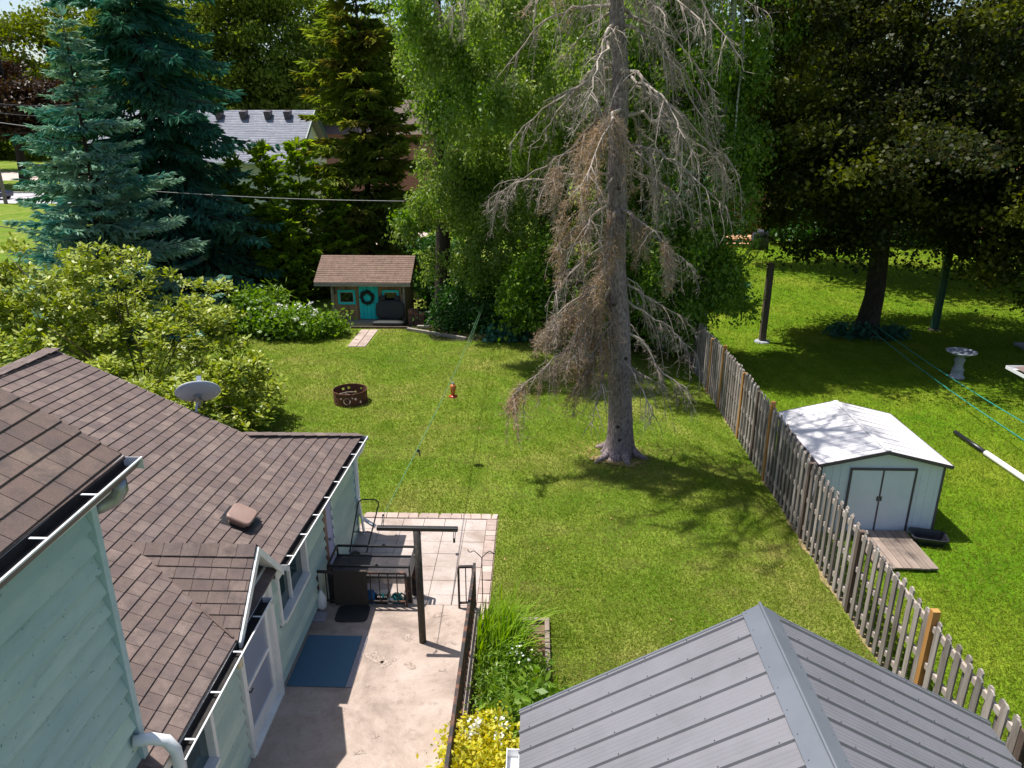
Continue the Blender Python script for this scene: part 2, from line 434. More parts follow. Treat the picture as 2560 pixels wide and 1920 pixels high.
class MB:
    def __init__(self):
        self.v = []
        self.f = []

    def poly(self, pts):
        n = len(self.v)
        self.v += [tuple(p) for p in pts]
        self.f.append(tuple(range(n, n + len(pts))))
        return self

    def hexa(self, p):
        n = len(self.v)
        self.v += [tuple(q) for q in p]
        for f in ((0, 3, 2, 1), (4, 5, 6, 7), (0, 1, 5, 4), (1, 2, 6, 5), (2, 3, 7, 6), (3, 0, 4, 7)):
            self.f.append(tuple(n + i for i in f))
        return self

    def box(self, x0, x1, y0, y1, z0, z1):
        return self.hexa([(x0, y0, z0), (x1, y0, z0), (x1, y1, z0), (x0, y1, z0), (x0, y0, z1), (x1, y0, z1), (x1, y1, z1), (x0, y1, z1)])

    def bar(self, a, b, w, h, hint=None):
        a, b = Vector(a), Vector(b)
        d, s, u = frame_from(b - a, hint)
        s, u = s * (w / 2), u * (h / 2)
        return self.hexa([a - s - u, a + s - u, a + s + u, a - s + u, b - s - u, b + s - u, b + s + u, b - s + u][0:4] + [b - s - u, b + s - u, b + s + u, b - s + u])

    def tube(self, pts, rad, n=8, cap=True):
        pts = [Vector(p) for p in pts]
        if not hasattr(rad, '__len__'): rad = [rad] * len(pts)
        base = len(self.v)
        hint = None
        for i, p in enumerate(pts):
            d = (pts[min(i + 1, len(pts) - 1)] - pts[max(i - 1, 0)])
            d, s, u = frame_from(d, hint)
            hint = u
            for k in range(n):
                a = 2 * math.pi * k / n
                self.v.append(tuple(p + (s * math.cos(a) + u * math.sin(a)) * rad[i]))
        for i in range(len(pts) - 1):
            for k in range(n):
                a, b = base + i * n + k, base + i * n + (k + 1) % n
                self.f.append((a, b, b + n, a + n))
        if cap:
            self.f.append(tuple(base + k for k in reversed(range(n))))
            e = base + (len(pts) - 1) * n
            self.f.append(tuple(e + k for k in range(n)))
        return self

    def lathe(self, prof, c=(0, 0, 0), n=20):
        base = len(self.v)
        for r, z in prof:
            for k in range(n):
                a = 2 * math.pi * k / n
                self.v.append((c[0] + r * math.cos(a), c[1] + r * math.sin(a), c[2] + z))
        for i in range(len(prof) - 1):
            for k in range(n):
                a, b = base + i * n + k, base + i * n + (k + 1) % n
                self.f.append((a, b, b + n, a + n))
        self.f.append(tuple(base + k for k in reversed(range(n))))
        e = base + (len(prof) - 1) * n
        self.f.append(tuple(e + k for k in range(n)))
        return self

    def prism(self, pts, off):
        """polygon pts extruded by vector off"""
        off = Vector(off)
        n, k = len(self.v), len(pts)
        self.v += [tuple(p) for p in pts] + [tuple(Vector(p) + off) for p in pts]
        self.f.append(tuple(range(n, n + k))[::-1])
        self.f.append(tuple(range(n + k, n + 2 * k)))
        for i in range(k):
            j = (i + 1) % k
            self.f.append((n + i, n + j, n + k + j, n + k + i))
        return self

    def build(self, name, mat, parent=None, smooth=False, bevel=0.0):
        me = bpy.data.meshes.new(name)
        me.from_pydata(self.v, [], self.f)
        me.update()
        o = link_mesh(name, me, mat, parent)
        import bmesh
        bm = bmesh.new(); bm.from_mesh(me)
        bmesh.ops.recalc_face_normals(bm, faces=bm.faces)
        bm.to_mesh(me); bm.free()
        if smooth:
            for p in me.polygons: p.use_smooth = True
        if bevel:
            md = o.modifiers.new('bevel', 'BEVEL'); md.width = bevel; md.segments = 2; md.limit_method = 'ANGLE'
        return o

def quads_mesh(name, V, mat, parent=None):
    """V: (n,4,3) array of quads as one mesh"""
    V = np.ascontiguousarray(V, dtype=np.float32)
    n = len(V)
    me = bpy.data.meshes.new(name)
    me.vertices.add(4 * n); me.loops.add(4 * n); me.polygons.add(n)
    me.vertices.foreach_set('co', V.reshape(-1))
    me.loops.foreach_set('vertex_index', np.arange(4 * n, dtype=np.int32))
    me.polygons.foreach_set('loop_start', np.arange(0, 4 * n, 4, dtype=np.int32))
    me.polygons.foreach_set('loop_total', np.full(n, 4, dtype=np.int32))
    me.update(calc_edges=True)
    return link_mesh(name, me, mat, parent)

def unit(a):
    return a / np.maximum(np.linalg.norm(a, axis=-1, keepdims=True), 1e-9)

def leaf_quads(P, D, Nn, L, Wd, mid=0.45):
    """diamond leaves: base P, direction D, face normal about Nn"""
    D = unit(D)
    Sd = unit(np.cross(D, Nn))
    L = np.asarray(L).reshape(-1, 1); Wd = np.asarray(Wd).reshape(-1, 1)
    m = P + D * L * mid
    return np.stack([P, m + Sd * Wd * 0.5, P + D * L, m - Sd * Wd * 0.5], axis=1)

def rnd(n, k=3):
    return rng.normal(size=(n, k))

def lobe_clusters(lobes, n):
    """n cluster centres spread through ellipsoid lobes, mostly near their skin"""
    vol = np.array([l[3] * l[4] * l[5] for l in lobes]) ** 0.75
    pick = rng.choice(len(lobes), size=n, p=vol / vol.sum())
    A = np.array(lobes)[pick]
    d = unit(rnd(n))
    r = rng.uniform(0.25, 1.0, size=(n, 1)) ** 0.4
    r *= rng.uniform(0.86, 1.12, size=(n, 1)) * np.where(rng.uniform(size=(n, 1)) < .08, 1.15, 1.0)
    return A[:, :3] + d * A[:, 3:6] * r

def crown_quads(lobes, n_cl, per, size, spread, up=0.7, droop=0.0, zmin=0.3, flat=0.6, aspect=0.6, bough=0.0, rosette=False):
    """leaves in clusters; with bough>0 the clusters gather on dome-shaped boughs with open gaps between them"""
    if bough:
        nb = max(8, n_cl // 9)
        Bc = lobe_clusters(lobes, nb)
        rb = bough * rng.uniform(0.55, 1.3, nb)
        k = rng.integers(0, nb, n_cl)
        a = rng.uniform(0, 2 * np.pi, n_cl); q = np.sqrt(rng.uniform(0, 1, n_cl))
        C = Bc[k] + np.stack([np.cos(a) * q * rb[k], np.sin(a) * q * rb[k], -(0.55 * q ** 2 - .1) * rb[k] * rng.uniform(.6, 1.3, n_cl)], 1)
    else:
        C = lobe_clusters(lobes, n_cl)
    cs = rng.uniform(0.6, 1.35, size=n_cl)
    idx = np.repeat(np.arange(n_cl), per)
    n = len(idx)
    if rosette:
        d = unit(rnd(n) * np.array([1, 1, .55]) + np.array([0, 0, .35]))
        P = C[idx] + d * rng.uniform(.0, spread, n)[:, None] + np.array([0, 0, 1.0]) * rng.uniform(-.12, .1, n)[:, None]
        Nn = unit(np.cross(d, np.cross(np.array([0, 0, 1.0]), d)) + rnd(n) * .35)
        L = size * rng.uniform(0.6, 1.25, n)
        ok = P[:, 2] > zmin
        return leaf_quads(P, d, Nn, L, L * aspect, .55)[ok]
    o = rnd(n) * spread * cs[idx][:, None] * np.array([1, 1, flat])
    if droop:
        o = rnd(n) * spread * 0.36 * np.array([1, 1, 0.4])
        o[:, 2] -= rng.uniform(0, 1, n) ** 0.8 * droop * cs[idx]
    P = C[idx] + o
    P = P[P[:, 2] > zmin]
    n = len(P)
    Nn = unit(rnd(n) * 0.8 + np.array([0, 0, up]))
    D = unit(rnd(n) + np.array([0, 0, -0.45 - (0.9 if droop else 0)]))
    L = size * rng.uniform(0.65, 1.3, n)
    return leaf_quads(P, D, Nn, L, L * aspect * rng.uniform(0.8, 1.2, n))

def limb(mb, a, b, r0, r1, wob=0.12, n=6, k=6):
    a, b = Vector(a), Vector(b)
    Lg = (b - a).length
    pts, rs = [], []
    ph = random.random() * 9
    for i in range(k + 1):
        t = i / k
        p = a.lerp(b, t)
        s = math.sin(t * math.pi)
        p = p + Vector((math.sin(ph + 5 * t), math.cos(1.3 * ph + 4 * t), 0.5 * math.sin(2 * ph + 3 * t) + 0.7)) * (wob * Lg * 0.25 * s)
        pts.append(p); rs.append(r0 + (r1 - r0) * t)
    mb.tube(pts, rs, n)
    return pts

def broadleaf(name, label, cat, base, top_z, r0, lobes, n_cl, per, size, spread, leaf, bark=None, group=None, up=0.7, droop=0.0, flat=0.6,
              aspect=0.6, zmin=0.3, limbs=10, fork=0.3, bough=1.2):
    t = thing(name, label, cat, base, group)
    mb = MB()
    b = Vector(base)
    top = b + Vector((random.uniform(-.3, .3), random.uniform(-.3, .3), top_z))
    pts = [b + (top - b) * k for k in (0, 0.04, 0.12, 0.3, 0.55, 0.8, 1)]
    for i in range(2, 6): pts[i] += Vector((random.uniform(-.1, .1), random.uniform(-.1, .1), 0))
    mb.tube(pts, [r0 * 1.5, r0 * 1.2, r0, r0 * 0.9, r0 * 0.65, r0 * 0.4, r0 * 0.12], 10)
    for i in range(limbs):
        l = lobes[i % len(lobes)]
        z0 = b.z + top_z * random.uniform(fork, 0.8)
        e = Vector((l[0] + random.uniform(-.6, .6) * l[3], l[1] + random.uniform(-.6, .6) * l[4], l[2] + random.uniform(-.3, .6) * l[5]))
        tt = (z0 - b.z) / top_z
        pa = b + (top - b) * tt
        limb(mb, pa, e, r0 * 0.38, r0 * 0.06)
    mb.build('trunk', bark or MT['bark'], t, smooth=True)
    quads_mesh('crown', crown_quads(lobes, n_cl, per, size, spread, up, droop, zmin, flat, aspect, bough), leaf, t)
    return t

def conifer(name, label, cat, base, h, rad, leaf, z0=0.3, n_wh=34, per=6, finger=0.32, width=0.07, step=0.22, droop=0.25, tip_up=0.12, power=0.85,
            group=None, trunk_r=0.22, hang=0.35, sub=3, lean=(0, 0), jitter=0.15, bark=None, skip=0.08):
    """whorled conifer: every branch carries rows of finger-like needle twigs"""
    t = thing(name, label, cat, base, group)
    b = np.array(base, float)
    mb = MB()
    ax = lambda z: b + np.array([lean[0] * z / h, lean[1] * z / h, z])
    mb.tube([ax(k * h) for k in (0, .03, .2, .5, .8, 1)], [trunk_r * 1.4, trunk_r, trunk_r * .8, trunk_r * .5, trunk_r * .22, .01], 8)
    Q = []
    for w in range(n_wh):
        u = (w + rng.uniform(-.4, .4)) / n_wh
        z = z0 + (h * 0.985 - z0) * u
        Lr = rad * max(0.0, 1 - (z - z0) / (h - z0)) ** power + 0.12
        for k in range(per):
            az = 2 * math.pi * (k / per + w * 0.382) + rng.uniform(-.5, .5)
            if rng.uniform() < skip: continue
            Lb = Lr * rng.uniform(1 - jitter * 2, 1 + jitter)
            o = np.array([math.cos(az), math.sin(az), 0.0])
            n = max(4, int(Lb / step))
            tt = (np.arange(n) + rng.uniform(0, 1, n)) / n
            tt = 0.12 + 0.88 * tt
            zz = -droop * Lb * tt ** 1.3 + tip_up * Lb * tt ** 3 + 0.10 * Lb * tt * (1 - tt)
            p0 = ax(max(z0, z + rng.normal(0, .25) * h / n_wh))
            P = p0 + o * (Lb * tt)[:, None] + np.stack([0 * tt, 0 * tt, zz], 1)
            e = p0 + o * Lb + np.array([0, 0, -droop * Lb + tip_up * Lb])
            m_ = p0 + o * Lb * .55 + np.array([0, 0, -droop * Lb * .46 + .025 * Lb])
            if Lb > 0.6: mb.tube([p0, m_, e], [0.012 + 0.012 * Lb, 0.012 + .006 * Lb, 0.004], 4, False)
            side = np.array([-o[1], o[0], 0.0])
            for sgn in (-1, 1):
                for j in range(sub):
                    fl = finger * rng.uniform(0.6, 1.3, n) * (0.55 + 0.75 * (1 - tt)) * min(1.3, 0.45 + 0.35 * Lb)
                    d = o * rng.uniform(0.35, 0.9, n)[:, None] + side * sgn * rng.uniform(0.2, 1.0, n)[:, None] + np.array([0, 0, 1.0]) * rng.normal(-hang, 0.25, n)[:, None]
                    d = unit(d)
                    off = side * sgn * (rng.uniform(0, 0.9, n) * (0.28 * Lb * (1.05 - tt)))[:, None]
                    off[:, 2] -= rng.uniform(0, .12, n) * Lb * .5 * hang
                    Pb = P + off
                    Nn = unit(rnd(n) * 0.4 + np.array([0, 0, 1.0]))
                    wd = width * rng.uniform(.7, 1.3, n)
                    Q.append(leaf_quads(Pb, d, Nn, fl, wd, 0.55))
                    Q.append(leaf_quads(Pb, d, np.cross(d, Nn), fl * 0.95, wd, 0.55))
            d = unit(o + rnd(3) * 0.22 + np.array([0, 0, 0.0]))
            Q.append(leaf_quads(np.repeat(e[None], 3, 0) - d * 0.1, d, unit(rnd(3) * .3 + np.array([0, 0, 1.0])), np.full(3, finger * 1.0), np.full(3, width), .5))
    n = 10
    d = unit(rnd(n) * .35 + np.array([0, 0, 1.0]))
    Q.append(leaf_quads(np.repeat(ax(h * .97)[None], n, 0), d, rnd(n), np.full(n, finger * 1.2), np.full(n, width), .5))
    mb.build('trunk', bark or MT['bark'], t, smooth=True)
    V = np.concatenate(Q)
    V = V[V[:, 0, 2] > b[2] + 0.05]
    quads_mesh('crown', V, leaf, t)
    return t

def shrub(name, label, cat, base, lobes, n_cl, per, size, spread, leaf, group=None, stems=6, aspect=0.6, up=0.7, flat=0.7, bark=None, zmin=0.05, droop=0.0, stem_r=0.02, rosette=False, bough=0.0):
    t = thing(name, label, cat, base, group)
    mb = MB()
    for i in range(stems):
        l = lobes[i % len(lobes)]
        e = Vector((l[0] + random.uniform(-.7, .7) * l[3], l[1] + random.uniform(-.7, .7) * l[4], l[2] + random.uniform(0, .7) * l[5]))
        s = Vector(base) + Vector((random.uniform(-.15, .15), random.uniform(-.15, .15), 0))
        limb(mb, s, e, stem_r, stem_r * .3, 0.2, 5)
    mb.build('stem', bark or MT['twig'], t, smooth=True)
    quads_mesh('foliage', crown_quads(lobes, n_cl, per, size, spread, up, droop, zmin, flat, aspect, bough, rosette), leaf, t)
    return t

# ================================================================== SETTING
def sheet(name, pts, mat, kind='structure', z=None):
    mb = MB(); mb.poly(pts)
    return tag(mb.build(name, mat), kind=kind)

def slab(name, x0, x1, y0, y1, z0, z1, mat, bevel=0.0):
    return tag(MB().box(x0, x1, y0, y1, z0, z1).build(name, mat, bevel=bevel), kind='structure')

g = MB()
nx, ny = 60, 60
gx = np.concatenate([np.linspace(-900, -60, 8), np.linspace(-50, 50, 41), np.linspace(60, 900, 8)])
gy = np.concatenate([np.linspace(-300, -10, 5), np.linspace(0, 60, 31), np.linspace(70, 1200, 10)])
vs = []
def gz(x, y):
    """very gentle mound round the dead spruce"""
    return 0.10 * math.exp(-((x - 2.1) ** 2 + (y - 17.0) ** 2) / 5.0)
for yy in gy:
    for xx in gx: vs.append((xx, yy, gz(xx, yy)))
fs = []
for j in range(len(gy) - 1):
    for i in range(len(gx) - 1):
        a = j * len(gx) + i
        fs.append((a, a + 1, a + 1 + len(gx), a + len(gx)))
g.v, g.f = vs, fs
tag(g.build('ground', MT['ground'], smooth=True), kind='structure')

tag(MB().poly([(-140, 76, .01), (-16, 76, .01), (-16, 87, .01), (-140, 87, .01)]).build('road', MT['asphalt']), kind='structure')
tag(MB().box(-140, -16, 87.2, 87.6, 0, .13).build('kerb', MT['asphalt']), kind='structure')
tag(MB().poly([(-140, 106, .012), (-30, 106, .012), (-30, 124, .012), (-140, 124, .012)]).build('driveway', MT['walk']), kind='structure')
tag(MB().poly([(-14, 50, .012), (-8, 50, .012), (-8, 58, .012), (-14, 58, .012)]).build('driveway', MT['walk']), kind='structure')

# bare earth strip under the fence, tan ring at the dead spruce, porch bed soil
def blob(name, cx, cy, rx, ry, z, mat, n=28, wob=.25):
    pts = []
    ph = random.random() * 6
    for k in range(n):
        a = 2 * math.pi * k / n
        r = 1 + wob * (math.sin(3 * a + ph) * .5 + math.sin(7 * a + 2 * ph) * .4 + random.uniform(-.3, .3))
        pts.append((cx + rx * r * math.cos(a), cy + ry * r * math.sin(a), z))
    return tag(MB().poly(pts).build(name, mat), kind='structure')
pts = []
for i in range(60):
    y = 5 + i * 0.4
    pts.append((5.44 - max(0, random.uniform(-.12, .12)), y, .012))
for i in reversed(range(60)):
    pts.append((5.52 + random.uniform(0, .06), 5 + i * 0.4, .012))
tag(MB().poly(pts).build('bare_ground', MT['tan_soil']), kind='structure')
m_ = MB()
for cx, cy, rx, ry in ((1.72, 16.75, .42, .22), (2.2, 16.52, .45, .2)):
    pts = []
    for k in range(22):
        a = 2 * math.pi * k / 22
        r = 1 + random.uniform(-.35, .3)
        x, y = cx + rx * r * math.cos(a), cy + ry * r * math.sin(a)
        pts.append((x, y, gz(x, y) + .012))
    m_.poly(pts)
tag(m_.build('bare_ground', MT['tan_soil']), kind='structure')
blob('flower_bed', -9.7, 28.3, 1.9, 1.0, .011, M('bed_soil', (0.035, 0.026, 0.018), (0.02, 0.016, 0.012), 9, .95))
blob('flower_bed', -1.0, 30.3, 5.2, 2.6, .010, bpy.data.materials['bed_soil'])
blob('flower_bed', 13.3, 28.5, 1.3, .7, .011, bpy.data.materials['bed_soil'])
tag(MB().poly([(-.93, 7.0, .012), (.26, 7.0, .012), (.26, 10.4, .012), (-.93, 10.4, .012)]).build('flower_bed', M('dry_bed', (0.20, 0.13, 0.075), (0.10, 0.07, 0.04), 8, .95)), kind='structure')

# porch slab and patio
DZ = 0.30
slab('porch', -3.62, -0.86, 3.0, 10.48, -.1, DZ, MT['concrete'], 0.02)
def spalls(spots, z):
    for cx_, cy_, r_ in spots:
        mbs = MB()
        n_ = 22; ph = random.random() * 6
        pts = []
        for k in range(n_):
            a = 2 * math.pi * k / n_
            q = r_ * (1 + .35 * math.sin(2 * a + ph) + .2 * math.sin(5 * a + ph * 2) + random.uniform(-.18, .18))
            pts.append((cx_ + q * math.cos(a), cy_ + .7 * q * math.sin(a), z))
        mbs.poly(pts)
        tag(mbs.build('spalled_patch', MT['spall']), kind='structure')
MT['spall'] = M('spalled_concrete', (0.24, 0.18, 0.145), (0.42, 0.34, 0.285), 38, .95, 0, 1.0, lo=.42, hi=.6)
spalls([(-2.38, 9.15, .16), (-2.15, 9.05, .12), (-1.95, 9.62, .10), (-1.80, 8.98, .09), (-1.35, 9.98, .05), (-2.05, 7.62, .05), (-1.55, 7.6, .025), (-2.2, 7.35, .07), (-1.3, 8.9, .05), (-2.35, 8.55, .04), (-1.5, 10.2, .10), (-2.1, 10.42, .12), (-1.2, 9.5, .04)], DZ + .004)
slab('porch_step', -2.0, -.95, 10.48, 10.66, -.1, .17, MT['brick_loose'], 0.01)
tag(MB().box(-3.6, -.72, 10.66, 14.0, -.1, .02).build('patio_base', MT['joint']), kind='structure')
pm, pv = MB(), MB()
cols = np.linspace(-3.58, -.95, 7)
rows = np.linspace(10.67, 13.78, 8)
for i in range(6):
    for j in range(7):
        dz = random.uniform(-.003, .004)
        pm.box(cols[i] + .004, cols[i + 1] - .004, rows[j] + .004, rows[j + 1] - .004, 0, .036 + dz)
tag(pm.build('patio', MT['slab'], bevel=.004), kind='structure')
x = -3.58
while x < -.78:
    w = random.uniform(.19, .27)
    sk = random.uniform(-.03, .03)
    x1 = min(x + w, -.74)
    pv.hexa([(x + .006, 13.79, 0), (x1 - .006, 13.79, 0), (x1 - .006 + sk, 14.0, 0), (x + .006 + sk, 14.0, 0), (x + .006, 13.79, .05), (x1 - .006, 13.79, .05), (x1 - .006 + sk, 14.0, .05), (x + .006 + sk, 14.0, .05)])
    x = x1
y = 13.78
while y > 10.2:
    h = random.uniform(.17, .26)
    sk = random.uniform(-.02, .02)
    pv.hexa([(-.944, y - h + .006, 0), (-.74, y - h + .006 + sk, 0), (-.74, y - .006 + sk, 0), (-.944, y - .006, 0), (-.944, y - h + .006, .048), (-.74, y - h + .006 + sk, .048), (-.74, y - .006 + sk, .048), (-.944, y - .006, .048)])
    y -= h
tag(pv.build('patio_border', MT['paver'], bevel=.006), kind='structure')
# stepping slabs before the playhouse
sm = MB()
for i in range(2):
    for j in range(5):
        y0 = 26.4 + j * .48
        sm.box(-6.98 + i * .35, -6.65 + i * .35, y0, y0 + .46, 0, .03)
tag(sm.build('path', MT['paver'], bevel=.008), kind='structure')

# ================================================================== THE HOUSE
house = thing('clapboard_house', 'pale mint clapboard house with brown shingle roofs in the lower left', 'house', (-5.5, 8.5, 0))
EX = -3.42                                    # eave line of the low wing
def zroof(x, y):
    return 2.37 + 0.49 * (EX - x) - 0.052 * max(0.0, y - 8.4)
def clip(poly, a, b, c):
    """keep the side a*x+b*y<=c"""
    out = []
    for i in range(len(poly)):
        p, q = poly[i], poly[(i + 1) % len(poly)]
        dp, dq = a * p[0] + b * p[1] - c, a * q[0] + b * q[1] - c
        if dp <= 0: out.append(p)
        if (dp < 0) != (dq < 0) and dp != dq:
            k = dp / (dp - dq)
            out.append((p[0] + (q[0] - p[0]) * k, p[1] + (q[1] - p[1]) * k))
    return out
def shingles(name, mat, parent, u0, u1, v0, v1, step, tab, place, clips=(), thick=.016):
    """courses of separate tabs; u runs down the slope, v along the eave; place(u,v,lift)->xyz"""
    mb = MB()
    n = int(math.ceil((u1 - u0) / step))
    for i in range(n):
        ua, ub = u0 + i * step, min(u0 + (i + 1) * step, u1)
        v = v0 - random.uniform(0, tab)
        wav = random.uniform(0, 6)
        while v < v1:
            va, vb = max(v, v0), min(v + tab * random.uniform(.8, 1.15), v1)
            v = v + (vb - v) if vb > v else v + tab
            if vb - va < .01: continue
            po = [(ua, va + .003), (ub, va + .003), (ub, vb - .003), (ua, vb - .003)]
            for c in clips:
                po = clip(po, *c)
                if len(po) < 3: break
            if len(po) < 3: continue
            def pt(p, dn):
                lift = .003 + thick * (p[0] - ua) / step
                w = .006 * math.sin(wav + p[1] * 2.1) * (1 if p[0] > (ua + ub) / 2 else 0)
                return place(p[0] + w, p[1], lift - dn)
            top = [pt(p, 0) for p in po]; bot = [pt(p, thick + .01) for p in po]
            nn, k = len(mb.v), len(po)
            mb.v += top + bot
            mb.f.append(tuple(range(nn, nn + k)))
            for a in range(k):
                b = (a + 1) % k
                mb.f.append((nn + a, nn + k + a, nn + k + b, nn + b))
    return mb.build(name, mat, parent)

HIPX, HIPY = -4.9, 11.5
RX = -7.95
# wing roof deck (under the shingles) incl. the far hip and the back slope
rb = MB()
def P3(x, y, d=0): return (x, y, zroof(x, y) + d)
rb.poly([P3(RX, 3.6, -.01), P3(EX, 3.6, -.01), P3(EX, 8.4, -.01), P3(RX, 8.4, -.01)])
rb.poly([P3(RX, 8.4, -.01), P3(HIPX, 8.4, -.01), P3(HIPX, HIPY, -.01), P3(RX, HIPY, -.01)])
rb.poly([P3(HIPX, 8.4, -.01), P3(EX, 8.4, -.01), P3(EX, 13.4, -.01), P3(HIPX, HIPY, -.01)])
rb.poly([P3(HIPX, HIPY, -.01), P3(EX, 13.4, -.01), (-8.2, 13.4, 2.11), (-8.2, HIPY, zroof(HIPX, HIPY) - .01)])
rb.poly([P3(RX, 3.6, -.01), P3(RX, HIPY, -.01), (-12.4, HIPY, 2.2), (-12.4, 3.6, 2.2)])
wing_roof = rb.build('wing_roof', MT['shingle_dark'], house)
st = 0.147
nA = round((HIPX - RX) / st)
stA = (HIPX - RX) / nA
shingles('shingles', MT['shingle'], wing_roof, RX, HIPX, 3.6, HIPY, stA, 0.235, lambda u, v, l: P3(u, v, l))
nB = round((EX + .03 - HIPX) / st)
hipk = (13.4 - HIPY) / (EX - HIPX)
shingles('shingles', MT['shingle'], wing_roof, HIPX, EX + .03, 3.6, 13.45, (EX + .03 - HIPX) / nB, 0.235, lambda u, v, l: P3(u, v, l),
         [(-hipk, 1.0, HIPY - hipk * HIPX)])
# caps along ridge, rake and hip
cap = MB()
def capstrip(a, b, w, mbx, seg=.28, th=.012):
    a, b = Vector(a), Vector(b)
    n = max(1, int((b - a).length / seg))
    for i in range(n):
        p, q = a.lerp(b, i / n), a.lerp(b, (i + .985) / n)
        mbx.bar(p + Vector((0, 0, .012)), q + Vector((0, 0, .022)), w * random.uniform(.96, 1.03), th)
capstrip(P3(RX, 3.6), P3(RX, HIPY), .26, cap)
cap.build('ridge_cap', MT['shingle'], wing_roof)
cap = MB()
capstrip(P3(HIPX, HIPY), P3(EX, 13.4), .22, cap)
cap.build('hip_cap', MT['shingle'], wing_roof)
MB().hexa([P3(RX, HIPY, -.14), P3(RX, HIPY + .03, -.14), P3(HIPX, HIPY + .03, -.14), P3(HIPX, HIPY, -.14), P3(RX, HIPY, -.012), P3(RX, HIPY + .03, -.012), P3(HIPX, HIPY + .03, -.012), P3(HIPX, HIPY, -.012)]).build('rake_board', MT['white'], wing_roof)
# gable wall behind and far walls (plain mint)
MB().prism([(RX, 11.2, zroof(RX, 11.2) - .2), (-4.2, 11.2, 2.2), (-4.2, 11.2, 0), (-12, 11.2, 0), (-12, 11.2, 2.3)], (0, .1, 0)).build('gable_wall', MT['mint'], house)

# --- roof vent on the wing roof
vx, vy = -4.12, 9.05
vz = zroof(vx, vy)
sl = math.atan(0.49)
ve = MB()
def tilt(p):
    x, y, z = p
    return (vx + x * math.cos(sl) + z * math.sin(sl), vy + y, vz - x * math.sin(sl) + z * math.cos(sl))
prof = [(.155, .0), (.155, .10), (.19, .11), (.20, .15), (.18, .175)]
def rring(r, ry, z, n=24):
    out = []
    for k in range(n):
        a = 2 * math.pi * k / n
        c, s = math.cos(a), math.sin(a)
        e = 0.35
        out.append(tilt((r * math.copysign(abs(c) ** e, c), ry * math.copysign(abs(s) ** e, s), z)))
    return out
rings = [rring(.13, .15, .0), rring(.13, .15, .09), rring(.175, .195, .10), rring(.18, .20, .135), rring(.165, .185, .155), rring(.08, .09, .16)]
for rr in rings: ve.v += rr
for i in range(5):
    for k in range(24):
        a, b = i * 24 + k, i * 24 + (k + 1) % 24
        ve.f.append((a, b, b + 24, a + 24))
ve.f.append(tuple(range(120, 144)))
vent = ve.build('roof_vent', MT['vent'], house, smooth=False, bevel=.006)
MB().hexa([tilt((-.24, -.22, .016)), tilt((.24, -.22, .03)), tilt((.24, .22, .03)), tilt((-.24, .22, .016)), tilt((-.24, -.22, .022)), tilt((.24, -.22, .036)), tilt((.24, .22, .036)), tilt((-.24, .22, .022))]).build('flashing', MT['black_metal'], vent)

# --- dormer gable over the entry door
AX, AY, AZ = -3.36, 7.76, 3.10
RN, RF, RZ = 6.92, 8.44, 2.36
dk = MB()
def dplane(x, t, side, l=0):                   # t 0 at ridge .. 1 at eave ; side -1 near +1 far
    ye = RN if side < 0 else RF
    return (x, AY + (ye - AY) * t, AZ + (RZ - AZ) * t + l)
xl = EX - (AZ - 2.37) / 0.49 - .1
dk.poly([dplane(AX, 0, -1, -.01), dplane(AX, 1, -1, -.01), dplane(-3.5, 1, -1, -.01), dplane(xl, 0, -1, -.01)])
dk.poly([dplane(AX, 0, 1, -.01), dplane(AX, 1, 1, -.01), dplane(-3.5, 1, 1, -.01), dplane(xl, 0, 1, -.01)])
dormer = dk.build('dormer_roof', MT['shingle_dark'], house)
xv = lambda t: xl + (-3.47 - xl) * t
shingles('shingles', MT['shingle'], dormer, 0, 1, -5.2, AX, 1 / 8, .22, lambda u, v, l: dplane(v, u, -1, l), [(xv(1) - xv(0), -1.0, -xv(0))], .014)
shingles('shingles', MT['shingle'], dormer, 0, 1, -5.2, AX, 1 / 8, .22, lambda u, v, l: dplane(v, u, 1, l), [(xv(1) - xv(0), -1.0, -xv(0))], .014)
cap = MB()
for i in range(7):
    xa, xb = xl + .06 + (AX - xl - .06) * i / 7, xl + .06 + (AX - xl - .06) * (i + .985) / 7
    for sgn, ye in ((-1, -.12), (1, .10)):
        cap.poly([(xa, AY, AZ + .022), (xb, AY, AZ + .028), (xb, AY + ye, AZ - .075), (xa, AY + ye, AZ - .08)])
cap.build('ridge_cap', MT['shingle'], dormer)
vb = MB().bar(dplane(xl + .05, 0.03, -1, .015), (-3.42, RN + .02, RZ + .045), .025, .006)
vb.build('valley_flashing', MT['shingle_dark'], dormer)
bb = MB()
for ye in (RN, RF):
    bb.hexa([(AX, AY, AZ - .13), (AX + .03, AY, AZ - .13), (AX + .03, ye, RZ - .13), (AX, ye, RZ - .13), (AX, AY, AZ - .012), (AX + .03, AY, AZ - .012), (AX + .03, ye, RZ - .012), (AX, ye, RZ - .012)])
bb.build('barge_board', MT['white'], dormer)
MB().prism([(-3.585, RN + .12, 2.2), (-3.585, RF - .1, 2.2), (-3.585, AY, AZ - .1)], (.02, 0, 0)).build('gable_panel', MT['mint'], dormer)
MB().poly([(-3.58, AY, AZ - .06), (AX, AY, AZ - .06), (AX, RF, RZ - .06), (-3.58, RF, RZ - .06)]).build('soffit', MT['white'], dormer)

